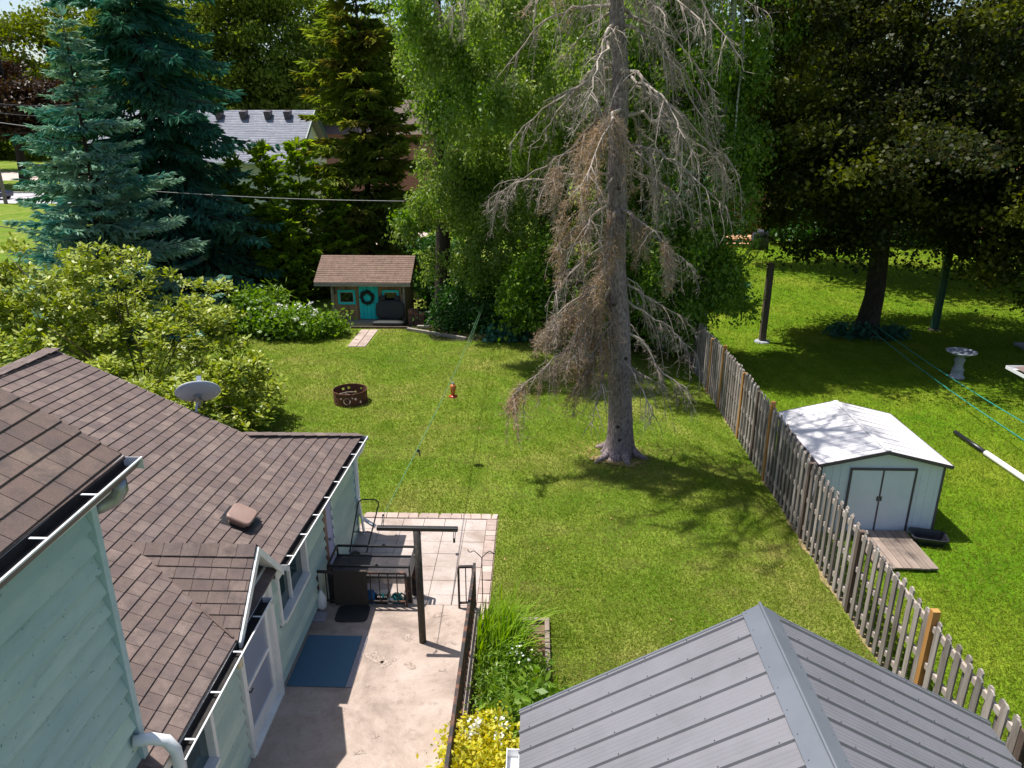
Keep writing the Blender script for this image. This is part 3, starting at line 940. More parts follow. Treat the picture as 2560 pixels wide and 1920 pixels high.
# --- clapboard walls facing the yard
WX = -3.60
def clapboards(name, x, ya, yb, z0, z1, exp, mat, parent, holes=(), out=.062):
    mb = MB()
    n = int(math.ceil((z1 - z0) / exp))
    for i in range(n):
        za, zb = z0 + i * exp, min(z0 + (i + 1) * exp, z1)
        segs = [(ya, yb)]
        for (h0, h1, hz0, hz1) in holes:
            if zb > hz0 + .02 and za < hz1 - .02:
                ns = []
                for a, b in segs:
                    if h1 <= a or h0 >= b: ns.append((a, b)); continue
                    if h0 > a: ns.append((a, h0))
                    if h1 < b: ns.append((h1, b))
                segs = ns
        for a, b in segs:
            w = random.uniform(-.002, .002)
            mb.hexa([(x - .05, a, za), (x + out + w, a, za), (x + out + w, b, za), (x - .05, b, za), (x - .05, a, zb), (x + .002, a, zb), (x + .002, b, zb), (x - .05, b, zb)])
    return mb.build(name, mat, parent)
win_far = (8.66, 9.98, 1.22, 2.02)
win_near = (5.15, 6.42, 1.18, 2.12)
door_in = (7.32, 8.30, DZ, 2.34)
door_lv = (11.0, 11.52, .1, 2.02)
clapboards('wall', WX, 4.6, 8.4, .06, 2.40, .185, MT['mint'], house, [win_near, (7.2, 8.42, 0, 3)])
clapboards('wall', WX, 8.42, 13.2, .0, 2.14, .185, MT['mint'], house, [win_far, door_lv])
MB().box(WX - .12, WX + .07, 13.16, 13.24, 0, 2.06).build('corner_trim', MT['mint_trim'], house)
MB().box(-8.2, WX - .05, 13.1, 13.2, 0, 2.05).build('back_wall', MT['mint'], house)
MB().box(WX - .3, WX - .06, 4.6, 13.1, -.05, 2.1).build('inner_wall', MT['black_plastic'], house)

def window(name, hole, parent, mullions):
    y0, y1, z0, z1 = hole
    t = .07
    f = MB()
    xo, xi = WX + .075, WX - .05
    f.box(xi, xo, y0 - .0, y0 + t, z0, z1); f.box(xi, xo, y1 - t, y1, z0, z1)
    f.box(xi, xo, y0 + t, y1 - t, z1 - t, z1); f.box(xi, xo + .04, y0 + t, y1 - t, z0, z0 + .05)
    w = f.build(name, MT['white'], parent)
    p = MB().box(WX - .03, WX - .015, y0 + t, y1 - t, z0 + .05, z1 - t)
    p.build('pane', MT['glass'], w)
    mm = MB()
    for k in mullions:
        yk = y0 + (y1 - y0) * k
        mm.box(WX - .012, WX + .03, yk - .025, yk + .025, z0 + .05, z1 - t)
    mm.build('sash', MT['white'], w)
    return w
window('window', win_far, house, [.46])
window('window', win_near, house, [.5])

# entry door under the dormer: storm door with glass
y0, y1, z0, z1 = door_in
d = MB()
d.box(WX - .04, WX + .085, y0 - .10, y0, z0, z1 + .1); d.box(WX - .04, WX + .085, y1, y1 + .12, z0, z1 + .1); d.box(WX - .04, WX + .085, y0, y1, z1, z1 + .1)
d.box(WX - .04, WX + .10, y0 - .06, y1 + .08, z0, z0 + .035)
df = d.build('door_frame', MT['white'], house)
sd = MB()
sd.box(WX - .01, WX + .03, y0, y0 + .1, z0 + .04, z1); sd.box(WX - .01, WX + .03, y1 - .1, y1, z0 + .04, z1)
sd.box(WX - .01, WX + .03, y0 + .1, y1 - .1, z0 + .04, z0 + .28); sd.box(WX - .01, WX + .03, y0 + .1, y1 - .1, z1 - .12, z1); sd.box(WX - .01, WX + .03, y0 + .1, y1 - .1, 1.18, 1.24)
sdo = sd.build('storm_door', MT['white'], house)
MB().box(WX, WX + .012, y0 + .1, y1 - .1, z0 + .28, 1.18).box(WX, WX + .012, y0 + .1, y1 - .1, 1.24, z1 - .12).build('pane', glass_mat('storm_glass', (.30, .33, .42)), sdo)
MB().tube([(WX + .03, y0 + .05, 1.22), (WX + .09, y0 + .05, 1.22), (WX + .09, y0 + .12, 1.22)], .012, 6).build('handle', MT['black_metal'], sdo)

# lavender door standing open with its brown edge
y0, y1, z0, z1 = door_lv
ld = MB().box(WX - .03, WX + .03, y0 + .17, y1, z0, z1).build('side_door', MT['door_lav'], house)
MB().box(WX - .03, WX + .045, y0, y0 + .165, z0, z1).build('door_edge', MT['door_brown'], ld)
MB().tube([(WX + .03, y0 + .26, 1.05), (WX + .08, y0 + .26, 1.05)], .025, 8).build('door_knob', MT['steel'], ld)
MB().box(WX - .03, WX + .04, y1 + .004, y1 + .05, z0, z1).build('door_trim', MT['white'], ld)

# --- gutters
def gutter(name, ya, yb, za, zb, x, parent, w=.125, h=.10, straps=True, openend=True):
    g1 = MB()
    t = .004
    def seg(xa, xb, d0, d1):
        g1.hexa([(xa, ya, za + d0), (xb, ya, za + d0), (xb, yb, zb + d0), (xa, yb, zb + d0), (xa, ya, za + d1), (xb, ya, za + d1), (xb, yb, zb + d1), (xa, yb, zb + d1)])
    wb = w * .55
    seg(x, x + wb, -h, -h + .006)
    def slant(xa, xb, da, db, tk):
        g0.hexa([(xa, ya, za + da), (xa + tk, ya, za + da), (xa + tk, yb, zb + da), (xa, yb, zb + da), (xb, ya, za + db), (xb + tk, ya, za + db), (xb + tk, yb, zb + db), (xb, yb, zb + db)])
    g0 = MB()
    slant(x + wb, x + w - .01, -h, -.004, .005)
    seg(x + w - .016, x + w, -.004, .010)
    seg(x, x + .005, -h + .006, .02)
    g1.box(x, x + w, yb - .004, yb, zb - h, zb + .005)
    g1.box(x, x + w, ya, ya + .004, za - h, za + .005)
    go = g1.build(name, MT['white_metal'], parent)
    g0.build('gutter_face', MT['gutter_face'], go)
    g2 = MB()
    g2.hexa([(x + .006, ya + .02, za - h + .012), (x + wb - .004, ya + .02, za - h + .012), (x + wb - .004, yb - .02, zb - h + .012), (x + .006, yb - .02, zb - h + .012),
             (x + .006, ya + .02, za - h + .03), (x + wb + .01, ya + .02, za - h + .03), (x + wb + .01, yb - .02, zb - h + .03), (x + .006, yb - .02, zb - h + .03)])
    g2.hexa([(x + .0055, ya + .02, za - h + .031), (x + .009, ya + .02, za - h + .031), (x + .009, yb - .02, zb - h + .031), (x + .0055, yb - .02, zb - h + .031),
             (x + .0055, ya + .02, za + .018), (x + .009, ya + .02, za + .018), (x + .009, yb - .02, zb + .018), (x + .0055, yb - .02, zb + .018)])
    g2.hexa([(x + wb - .006, ya + .02, za - h + .03), (x + wb - .002, ya + .02, za - h + .03), (x + wb - .002, yb - .02, zb - h + .03), (x + wb - .006, yb - .02, zb - h + .03),
             (x + w - .018, ya + .02, za - .008), (x + w - .014, ya + .02, za - .008), (x + w - .014, yb - .02, zb - .008), (x + w - .018, yb - .02, zb - .008)])
    g2.build('leaf_debris', MT['gutter_dirt'], go)
    if straps:
        y = ya + .25
        while y < yb - .1:
            k = (y - ya) / (yb - ya); z = za + (zb - za) * k
            MB().box(x + .012, x + w - .017, y - .011, y + .011, z - .004, z + .002).build('strap', MT['white_metal'], go)
            y += .62
    return go
gutter('gutter', 8.50, 13.42, 2.34, 2.085, EX + .01, house, .14, .09)
gutter('gutter', 5.3, 7.78, 2.30, 2.34, EX + .035, house, .14, .09)
MB().box(EX - .03, EX - .005, 5.0, 7.2, 2.18, 2.34).build('fascia', MT['white'], house)
MB().hexa([(EX - .03, 8.42, 2.16), (EX - .005, 8.42, 2.16), (EX - .005, 13.38, 1.92), (EX - .03, 13.38, 1.92), (EX - .03, 8.42, 2.335), (EX - .005, 8.42, 2.335), (EX - .005, 13.38, 2.08), (EX - .03, 13.38, 2.08)]).build('fascia', MT['white'], house)
MB().hexa([(WX, 8.42, 2.15), (EX - .03, 8.42, 2.15), (EX - .03, 13.3, 1.91), (WX, 13.3, 1.91), (WX, 8.42, 2.165), (EX - .03, 8.42, 2.165), (EX - .03, 13.3, 1.925), (WX, 13.3, 1.925)]).build('soffit', MT['white'], house)
# far downspout and leaning trim boards at the corner
ds = MB()
ds.tube([(EX + .07, 13.34, 1.98), (EX + .0, 13.33, 1.8), (WX + .07, 13.3, 1.65), (WX + .07, 13.28, .45), (WX + .14, 13.25, .32), (WX + .42, 13.12, .22)], .04, 8)
ds.build('downspout', MT['white_metal'], house)

# --- the two-storey block nearest the camera
UX = -3.63
upper = clapboards('upper_wall', UX, 1.0, 5.16, 1.6, 5.09, .205, MT['mint'], house, (), .072)
MB().box(UX - .14, UX + .085, 5.162, 5.235, 1.9, 5.09).build('corner_trim', MT['mint_trim'], house)
MB().prism([(-8.5, 5.08, 2.3), (UX - .06, 5.08, 2.3), (UX - .06, 5.08, 5.15), (-8.5, 5.08, 5.15 + .65 * 4.8)], (0, .08, 0)).build('end_wall', MT['mint'], house)
MB().prism([(UX + .068, 3.95, 3.42), (UX + .068, 4.08, 3.47), (UX + .068, 4.00, 3.36)], (.004, 0, 0)).build('torn_patch', MT['black_plastic'], upper)
UE, UZ, US = -3.50, 5.33, .65
ud = MB()
def U3(x, y, d=0): return (x, y, UZ + US * (UE - x) + d)
ud.hexa([U3(-8.6, .8, -.10), U3(UE, .8, -.10), U3(UE, 5.60, -.10), U3(-8.6, 5.60, -.10), U3(-8.6, .8, -.004), U3(UE, .8, -.004), U3(UE, 5.60, -.004), U3(-8.6, 5.60, -.004)])
uroof = ud.build('upper_roof', MT['shingle_dark'], house)
shingles('shingles', MT['shingle_dark'], uroof, -8.6, UE + .03, .8, 5.62, .155, .25, lambda u, v, l: U3(u, v, l))
gutter('gutter', 1.0, 5.62, 5.25, 5.30, UE + .02, house, .165, .10)
MB().box(UE - .02, UE + .015, 1.0, 5.58, 5.10, 5.29).build('fascia', MT['white'], house)
MB().box(UX - .05, UE - .02, 1.0, 5.58, 5.085, 5.10).build('soffit', MT['white'], house)
# grey corrugated elbow below the upper gutter's end
el = MB()
el.tube([(UE + .07, 5.42, 5.19), (UE + .07, 5.42, 5.10), (UE + .02, 5.40, 5.02), (UE - .08, 5.34, 4.98), (UE - .16, 5.27, 4.97)], [.055, .06, .065, .06, .055], 12)
el.build('downspout_elbow', MT['steel'], house, smooth=True)
# white downspout at the roof corner below
dw = MB()
dw.tube([(UX + .05, 5.10, 2.72), (UX + .18, 5.16, 2.70), (UX + .30, 5.20, 2.64), (UX + .36, 5.21, 2.52), (UX + .37, 5.21, 2.30), (UX + .37, 5.2, 1.9)], [.055, .055, .056, .056, .055, .055], 12)
dw.build('downspout', MT['white_metal'], house, smooth=True)

# --- lamps fixed on the wall
lamp = MB().lathe([(.0, .09), (.045, .09), (.05, .03), (.045, .02)], (-3.44, 7.02, 2.02), 14).tube([(-3.44, 7.02, 2.1), (-3.60, 7.02, 2.1)], .015, 6).build('wall_lamp', MT['black_metal'], house)
MB().lathe([(.02, -.12), (.042, -.10), (.045, -.02), (.038, .018)], (-3.44, 7.02, 2.02), 14).build('lamp_jar', MT['bulb'], lamp, smooth=True)
fl = MB().box(-3.56, -3.53, 11.16, 11.3, 1.96, 2.06).tube([(-3.53, 11.2, 2.0), (-3.47, 11.16, 1.96)], [.02, .045], 10).tube([(-3.53, 11.28, 2.0), (-3.45, 11.42, 2.02)], [.02, .045], 10).build('flood_light', MT['steel'], house)

# satellite dish mounted over the eave
dish = thing('satellite_dish', 'pale grey satellite dish on a bent mast above the brown roof edge', 'satellite dish', (-5.75, 11.62, 3.1))
db = MB()
dc = Vector((-5.75, 11.75, 3.62))
fn = Vector((-.28, 0.75, .60)).normalized()       # dish faces away, towards the garden
fd, fs_, fu = frame_from(fn)
n = 32
ringsd = [0, .25, .5, .75, 1.0]
db.v.append(tuple(dc - fd * .07))
for r in ringsd[1:]:
    for k in range(n):
        a = 2 * math.pi * k / n
        db.v.append(tuple(dc + fs_ * (.36 * r * math.cos(a)) + fu * (.30 * r * math.sin(a)) + fd * (-.07 + .07 * r * r)))
for k in range(n): db.f.append((0, 1 + k, 1 + (k + 1) % n))
for i in range(3):
    for k in range(n):
        a, b = 1 + i * n + k, 1 + i * n + (k + 1) % n
        db.f.append((a, b, b + n, a + n))
dish_o = db.build('dish', MT['dish'], dish, smooth=True)
md = dish_o.modifiers.new('thick', 'SOLIDIFY'); md.thickness = .012
rb_ = MB()
for k in range(6):
    a = 2 * math.pi * k / 6 + .4
    rb_.bar(dc - fd * .085, dc + fs_ * (.33 * math.cos(a)) + fu * (.27 * math.sin(a)) - fd * .018, .012, .012)
rb_.build('back_rib', MT['cable'], dish)
MB().tube([dc + fs_ * .36 * math.cos(2 * math.pi * k / 40) + fu * .30 * math.sin(2 * math.pi * k / 40) for k in range(41)], .009, 6).build('rim', MT['white_metal'], dish)
mast_top = dc - fd * .16
MB().tube([(-5.72, 11.52, zroof(-5.72, 11.48) - .05), (-5.73, 11.55, 3.38), mast_top], .022, 8).build('mast', MT['dish'], dish)
MB().tube([dc - fd * .09, mast_top], .05, 10).bar(mast_top + Vector((0, 0, .05)), mast_top - Vector((0, 0, .14)), .09, .06).build('bracket', MT['steel'], dish)
cb = MB()
cpts = [mast_top + fs_ * (.11 * math.sin(t * 5)) + Vector((0, -.03, .03 - .12 * math.cos(t * 5) - .12)) for t in np.linspace(0, 1.2, 16)]
cb.tube(cpts, .006, 5)
cb.build('cable_loop', MT['black_metal'], dish)
MB().tube([dc - fu * .29, dc - fu * .24 + fd * .38], .012, 6).bar(dc - fu * .24 + fd * .36, dc - fu * .2 + fd * .46, .08, .08).build('feed_arm', MT['dish'], dish)

# ================================================================== GARAGE
garage = thing('garage', 'garage with a grey ribbed metal gable roof in the lower right corner', 'garage', (2.25, 3, 0))
GX, GY, GZ = 2.22, 6.10, 3.53
GL, GR, GE = -.10, 4.68, 2.20
gm = MB()
def gp(side, y, t, d=0):
    xe = GL if side < 0 else GR
    sl = math.atan2(GZ - GE, abs(xe - GX))
    return (GX + (xe - GX) * t + math.sin(sl) * d * side, y, GZ + (GE - GZ) * t + math.cos(sl) * d)
Y0 = -1.5
for side in (-1, 1):
    ys, pr = [], []
    y = GY
    rib = .25
    prof = []                                   # (y, lift) profile across the sheet
    k = 0
    while y > Y0:
        prof += [(y, .0), (y - .006, .022), (y - .030, .022), (y - .040, .0)]
        for q in (.09, .135, .18):
            prof += [(y - q, 0), (y - q - .006, .0035), (y - q - .016, .0035), (y - q - .022, 0)]
        y -= rib; k += 1
    base = len(gm.v)
    for yy, l in prof:
        gm.v.append(gp(side, yy, .03, l)); gm.v.append(gp(side, yy, 1.0, l))
    for i in range(len(prof) - 1):
        a = base + 2 * i
        gm.f.append((a, a + 1, a + 3, a + 2))
groof = gm.build('metal_roof', MT['metal_roof'], garage)
md = groof.modifiers.new('thick', 'SOLIDIFY'); md.thickness = .008; md.offset = -1
rc = MB()
for side in (-1, 1):
    rc.hexa([(GX, Y0, GZ + .045), gp(side, Y0, .062, .030), gp(side, GY + .02, .062, .030), (GX, GY + .02, GZ + .045),
             (GX, Y0, GZ + .053), gp(side, Y0, .063, .036), gp(side, GY + .02, .063, .036), (GX, GY + .02, GZ + .053)])
rc.tube([(GX, Y0, GZ + .058), (GX, GY + .025, GZ + .058)], .016, 8)
ridge = rc.build('ridge_cap', MT['metal_ridge'], garage)
sc = MB()
for side in (-1, 1):
    y = GY - .018
    while y > 1:
        for t in (.12, .30, .46, .62, .78, .95):
            p = Vector(gp(side, y, t + random.uniform(-.012, .012), .024))
            sc.lathe([(.006, 0), (.006, .004), (.003, .007)], p, 6)
        p = Vector(gp(side, y, .05, .036)); sc.lathe([(.006, 0), (.006, .004), (.003, .007)], p, 6)
        y -= .25
tag(sc.build('screws', MT['screw'], groof), kind='stuff')
tr = MB()
for side in (-1, 1):
    tr.hexa([gp(side, GY - .0, 0.02, -.10), gp(side, GY, 1, -.10), gp(side, GY + .022, 1, -.10), gp(side, GY + .022, 0.02, -.10),
             gp(side, GY, 0.02, .024), gp(side, GY, 1, .024), gp(side, GY + .022, 1, .024), gp(side, GY + .022, 0.02, .024)])
tr.build('rake_trim', MT['metal_ridge'], garage)
gw = MB()
gw.box(GL + .12, GR - .12, Y0, 5.95, 0, 2.12)
gw.prism([(GL + .12, 5.90, 2.12), (GR - .12, 5.90, 2.12), (GX, 5.90, GZ - .12)], (0, .05, 0))
gw.build('wall', MT['white'], garage)
gg = MB()
gg.box(GL - .12, GL - .005, .5, 5.66, 2.06, 2.075); gg.box(GL - .125, GL - .118, .5, 5.66, 2.075, 2.18); gg.box(GL - .005, GL + .002, .5, 5.66, 2.075, 2.16)
gg.box(GL - .12, GL, 5.652, 5.66, 2.07, 2.17)
for y in np.arange(.9, 5.6, .6): gg.box(GL - .118, GL - .005, y, y + .02, 2.15, 2.156)
gg.build('gutter', MT['white_metal'], garage)
MB().box(GL - .11, GL - .02, 5.45, 5.54, .2, 2.06).build('downspout', MT['white_metal'], garage)

# ================================================================== PICKET FENCE (boards alternate on both faces of the rails)
fence = thing('picket_fence', 'long weathered grey board fence running between the two lawns', 'fence', (5.47, 16, 0))
FX = 5.47
def fh(y): return 1.70 + .09 * math.sin(y * .45) + .12 * min(1, max(0, (y - 8) / 10))
posts = [4.1, 6.55, 8.57, 10.9, 13.3, 15.90, 16.95, 18.3, 20.45, 21.9, 24.4, 26.9]
new_posts = {8.57, 15.90, 18.3, 20.45, 21.9}
tall = {8.57, 15.90, 20.45}
for py in posts:
    m = MT['post_new'] if py in new_posts else MT['post_old']
    hh = fh(py) + (.10 if py in tall else -.06)
    po = MB().box(FX - .050, FX + .05, py - .045, py + .045, 0, hh)
    po.prism([(FX - .050, py - .045, hh), (FX + .05, py - .045, hh), (FX + .05, py + .045, hh), (FX - .05, py + .045, hh)], (0, 0, .012))
    p = po.build('post', m, fence)
    if py in new_posts: tag(p, 'newer honey-coloured post among the grey boards')
for i in range(len(posts) - 1):
    a, b = posts[i] + .045, posts[i + 1] - .045
    for rz in (.28, .90, 1.50):
        MB().box(FX - .02, FX + .02, a, b, rz - .045, rz + .045).build('rail', MT['rail_wood'], fence)
    bd = MB()
    n = max(1, int((b - a) / .222))
    sp = (b - a) / n
    for k in range(n):
        for side, off in ((-1, .02), (1, .02 + sp / 2)):
            y = a + k * sp + off
            w = .106 * random.uniform(.93, 1.06)
            h = fh(y) + random.uniform(-.045, .03)
            lean = random.uniform(-.014, .014)
            x0 = FX + side * .021 + (0 if side > 0 else -.022)
            xs = (x0, x0 + .022)
            y1_ = min(y + w, b)
            c = .028
            prof = [(y, .03), (y1_, .03), (y1_ + lean, h - c), (y1_ - c + lean, h), (y + c + lean, h), (y + lean, h - c)]
            bd.prism([(xs[0], p, q) for p, q in prof], (.022, 0, 0))
    bd.build('board_panel', MT['picket'], fence)

# ================================================================== METAL SHED next door
shed = thing('garden_shed', 'white steel garden shed with a low gable roof beyond the fence', 'shed', (7.0, 14.8, 0))
SX0, SX1, SY0, SY1, SZ = 5.78, 8.22, 13.58, 16.15, 1.55
SXm, SZr = 7.0, 1.86
sw = MB()
sw.box(SX0, SX1, SY0, SY1, 0, SZ - .01)
sw.prism([(SX0, SY0, SZ - .01), (SX1, SY0, SZ - .01), (SXm, SY0, SZr - .03)], (0, SY1 - SY0, 0))
wall = sw.build('wall', MT['shed_white'], shed)
for x in np.arange(SX0 + .08, SX1, .16):
    if 6.36 < x < 7.68: continue
    MB().box(x, x + .05, SY0 - .005, SY0 - .0005, .03, SZ - .03).build('wall_rib', MT['shed_white'], wall)
for y in np.arange(SY0 + .1, SY1, .16):
    MB().box(SX1 + .0005, SX1 + .005, y, y + .05, .03, SZ - .03).build('wall_rib', MT['shed_white'], wall)
sr = MB()
ov = .10
for side, xe in ((-1, SX0 - .09), (1, SX1 + .09)):
    sr.hexa([(SXm, SY0 - ov, SZr), (xe, SY0 - ov, SZ), (xe, SY1 + ov, SZ), (SXm, SY1 + ov, SZr), (SXm, SY0 - ov, SZr + .02), (xe, SY0 - ov, SZ + .02), (xe, SY1 + ov, SZ + .02), (SXm, SY1 + ov, SZr + .02)])
roof = sr.build('roof', MT['shed_roof'], shed)
rr = MB()
for side, xe in ((-1, SX0 - .09), (1, SX1 + .09)):
    for y in np.arange(SY0 + .08, SY1, .30):
        a = Vector((SXm + side * .04, y, SZr + .02)); b = Vector((xe, y, SZ + .021))
        rr.bar(a, b, .03, .005)
rr.bar((SXm, SY0 - ov, SZr + .026), (SXm, SY1 + ov, SZr + .026), .10, .014)
rr.build('roof_rib', MT['shed_roof'], roof)
tm = MB()
for side, xe in ((-1, SX0 - .09), (1, SX1 + .09)):
    for y in (SY0 - ov - .012, SY1 + ov + .012):
        tm.bar((SXm, y, SZr - .012), (xe + side * .006, y, SZ - .012), .022, .07)
    tm.bar((xe + side * .012, SY0 - ov, SZ - .012), (xe + side * .012, SY1 + ov, SZ - .012), .02, .06)
tm.box(SX1 - .03, SX1 + .012, SY0 - .014, SY0 + .03, 0, SZ - .02); tm.box(SX0 - .012, SX0 + .03, SY0 - .014, SY0 + .03, 0, SZ - .02)
tm.build('edge_trim', MT['shed_trim'], shed)
dt = MB()
DX0, DX1, DXm, DT = 6.38, 7.66, 7.02, 1.42
dt.box(DX0 - .02, DX0 + .02, SY0 - .035, SY0 - .006, .02, DT); dt.box(DX1 - .02, DX1 + .02, SY0 - .035, SY0 - .006, .02, DT)
dt.box(DX0 - .02, DX1 + .02, SY0 - .036, SY0 - .006, DT, DT + .045)
dt.box(DX0 + .02, DX1 - .02, SY0 - .034, SY0 - .006, .0, .025)
dt.build('door_frame', MT['shed_trim'], shed)
for a, b in ((DX0 + .021, DXm - .016), (DXm + .016, DX1 - .021)):
    do = MB().box(a, b, SY0 - .024, SY0 - .008, .03, DT - .002).build('door', MT['shed_white'], shed)
    hx = b - .03 if a < DXm - .3 else a + .012
    MB().box(hx - .006, hx + .02, SY0 - .036, SY0 - .025, .74, .84).build('handle', MT['black_metal'], do)
MB().box(DXm - .015, DXm + .015, SY0 - .032, SY0 - .010, .03, DT).build('door_edge', MT['shed_trim'], shed)

shed_ramp = thing('plank_ramp', 'grey timber plank platform in front of the white steel shed', 'ramp', (7.0, 12.8, 0))
rm = MB()
for i in range(7):
    x = 6.50 + i * .163
    rm.box(x, x + .152, 12.12 + random.uniform(-.02, .02), 13.50, .06, .095)
rm.build('planks', MT['plank'], shed_ramp, bevel=.004)
MB().box(6.52, 7.6, 12.4, 12.48, 0, .06).box(6.52, 7.6, 13.2, 13.28, 0, .06).build('joist', MT['post_old'], shed_ramp)

tray = thing('plastic_tray', 'black plastic tub lying on the lawn beside the shed ramp', 'tub', (7.95, 13.22, 0))
tb = MB()
def rrect(hx, hy, z, cx, cy, rot, n=20, e=.35):
    out = []
    for k in range(n):
        a = 2 * math.pi * k / n
        c, s = math.cos(a), math.sin(a)
        x, y = hx * math.copysign(abs(c) ** e, c), hy * math.copysign(abs(s) ** e, s)
        out.append((cx + x * math.cos(rot) - y * math.sin(rot), cy + x * math.sin(rot) + y * math.cos(rot), z))
    return out
def shell(mb, rings):
    b0 = len(mb.v)
    n = len(rings[0])
    for r in rings: mb.v += r
    for i in range(len(rings) - 1):
        for k in range(n):
            a, b = b0 + i * n + k, b0 + i * n + (k + 1) % n
            mb.f.append((a, b, b + n, a + n))
    mb.f.append(tuple(b0 + k for k in range(n)))
    mb.f.append(tuple(b0 + (len(rings) - 1) * n + k for k in range(n)))
rt = R(-14)
shell(tb, [rrect(.27, .16, .01, 7.95, 13.2, rt), rrect(.32, .21, .17, 7.95, 13.2, rt), rrect(.345, .235, .175, 7.95, 13.2, rt), rrect(.345, .235, .19, 7.95, 13.2, rt), rrect(.305, .195, .19, 7.95, 13.2, rt), rrect(.255, .15, .04, 7.95, 13.2, rt)])
tb.build('tub', MT['black_plastic'], tray)

# lying white pipe with a black end, clothes posts, bird bath
pipe = thing('long_pipe', 'long white pipe with a black end lying on the right-hand lawn', 'pipe', (11.5, 17, 0))
MB().tube([(11.40, 18.75, .07), (11.47, 17.42, .07)], .06, 10).build('sleeve', MT['black_plastic'], pipe, smooth=True)
MB().tube([(11.47, 17.42, .07), (11.62, 14.4, .07)], .075, 10).build('pipe', MT['white'], pipe, smooth=True)

pw = thing('wooden_post', 'dark square wooden post set in concrete on the sunlit lawn', 'post', (8.75, 27.55, 0))
MB().box(8.64, 8.86, 27.45, 27.67, .05, 3.02).build('timber', MT['post_old'], pw, bevel=.015)
MB().lathe([(.30, 0), (.28, .05), (.2, .07)], (8.75, 27.55, 0), 14).build('footing', MT['stone'], pw)
MB().tube([(8.86, 27.5, 2.45), (8.93, 27.5, 2.42), (8.93, 27.5, 2.3), (8.87, 27.5, 2.28)], .012, 6).build('hook', MT['steel'], pw)

pg = thing('steel_post', 'dark green steel post rising into the maple crown', 'post', (16.2, 29.5, 0))
MB().box(16.07, 16.15, 29.42, 29.58, 0, 4.2).box(16.15, 16.30, 29.46, 29.54, 0, 4.2).box(16.30, 16.34, 29.42, 29.58, 0, 4.2).build('beam', MT['green_trim'], pg)
MB().lathe([(.26, 0), (.24, .05), (.1, .06)], (16.2, 29.5, 0), 14).build('footing', MT['post_old'], pg)

bath = thing('bird_bath', 'pale grey stone bird bath on a turned pedestal in the shade', 'bird bath', (13.93, 23.49, 0))
MB().lathe([(.24, 0), (.24, .07), (.19, .10), (.17, .28), (.19, .31), (.14, .36), (.125, .52), (.17, .64), (.10, .74), (.10, .78)], (13.93, 23.49, 0), 20).build('pedestal', MT['stone'], bath, smooth=True)
MB().lathe([(.10, .78), (.28, .82), (.45, .90), (.46, .93), (.42, .93), (.30, .875), (.0, .86)], (13.93, 23.49, 0), 24).build('bowl', MT['stone'], bath, smooth=True)
MB().lathe([(.36, .905), (.0, .906)], (13.93, 23.49, 0), 24).build('water', MT['water'], bath)
wp = thing('white_pillar', 'pale grey pillar on a concrete foot at the right edge of the lawn', 'pillar', (18.45, 27.0, 0))
MB().lathe([(.16, .12), (.14, .2), (.13, 1.5), (.17, 1.56), (.17, 1.62)], (18.5, 27.0, 0), 16).build('shaft', MT['stone'], wp, smooth=True)
MB().box(18.1, 18.95, 26.6, 27.4, 0, .12).build('foot', MT['stone'], wp, bevel=.02)

# clothesline ropes on the right, from the maple trunk to the neighbour's eave
rp = thing('rope_clothesline', 'pair of green ropes strung from the maple trunk over the shaded lawn', 'clothesline', (13, 28.3, 0))
for dx, dz in ((0, .0), (.22, .12)):
    pts = [Vector((13.0 + dx, 28.4, .42 + dz)).lerp(Vector((12.35 + dx * 1.6, 16.6, .42 + dz * 2)), k / 12) - Vector((0, 0, .12 * math.sin(math.pi * k / 12))) for k in range(13)]
    MB().tube(pts, .014, 5).build('rope', MT['rope'], rp)

nh = thing('neighbour_house', 'corner of a neighbour house with brown shingles and white gutter at the right edge', 'house', (14, 17, 0))
MB().box(12.75, 19, 12.0, 17.3, 0, 2.0).build('wall', MT['white'], nh)
MB().hexa([(11.98, 11.6, 2.2), (20, 11.6, 2.2), (20, 17.9, 2.2), (11.98, 17.9, 2.2), (15.2, 14.2, 3.9), (20, 14.2, 3.9), (20, 15.2, 3.9), (15.2, 15.2, 3.9)]).build('roof', MT['shingle'], nh)
g1 = MB()
for x0, x1, y0, y1 in ((11.86, 11.97, 11.6, 18.0), (11.98, 20, 17.91, 18.03)):
    g1.box(x0, x1, y0, y1, 2.12, 2.13)
g1.box(11.855, 11.862, 11.6, 18.03, 2.13, 2.21); g1.box(11.86, 20, 18.02, 18.03, 2.13, 2.21)
g1.build('gutter', MT['white_metal'], nh)

# ================================================================== PLAYHOUSE SHED
toy = thing('playhouse', 'small brown boarded playhouse shed with turquoise door and windows', 'playhouse', (-6.9, 30.5, 0))
TX0, TX1, TY0, TY1 = -8.42, -5.38, 30.0, 32.3
tz = .14
tw = MB()
x = TX0
while x < TX1 - .02:
    w = min(random.uniform(.13, .17), TX1 - x)
    tw.box(x + .004, x + w - .004, TY0 - .02 + random.uniform(-.003, .003), TY0, tz - .05, 1.82)
    x += w
tw.box(TX0, TX1, TY0 + .002, TY1, 0, 1.80)
tw.prism([(TX1 - .03, TY0, 1.8), (TX1 - .03, TY1, 1.8), (TX1 - .03, 31.15, 2.5)], (.03, 0, 0))
tw.prism([(TX0, TY0, 1.8), (TX0, TY1, 1.8), (TX0, 31.15, 2.5)], (.03, 0, 0))
tw.build('wall', MT['toy_wall'], toy)
MB().box(TX0 - .02, TX0 + .09, TY0 - .04, TY0 - .021, 0, 1.8).box(TX1 - .09, TX1 + .02, TY0 - .04, TY0 - .021, 0, 1.8).build('corner_board', MT['board'], toy)
RY, RZt, EY, EZ = 31.1, 2.63, 29.62, 1.78
rd = MB()
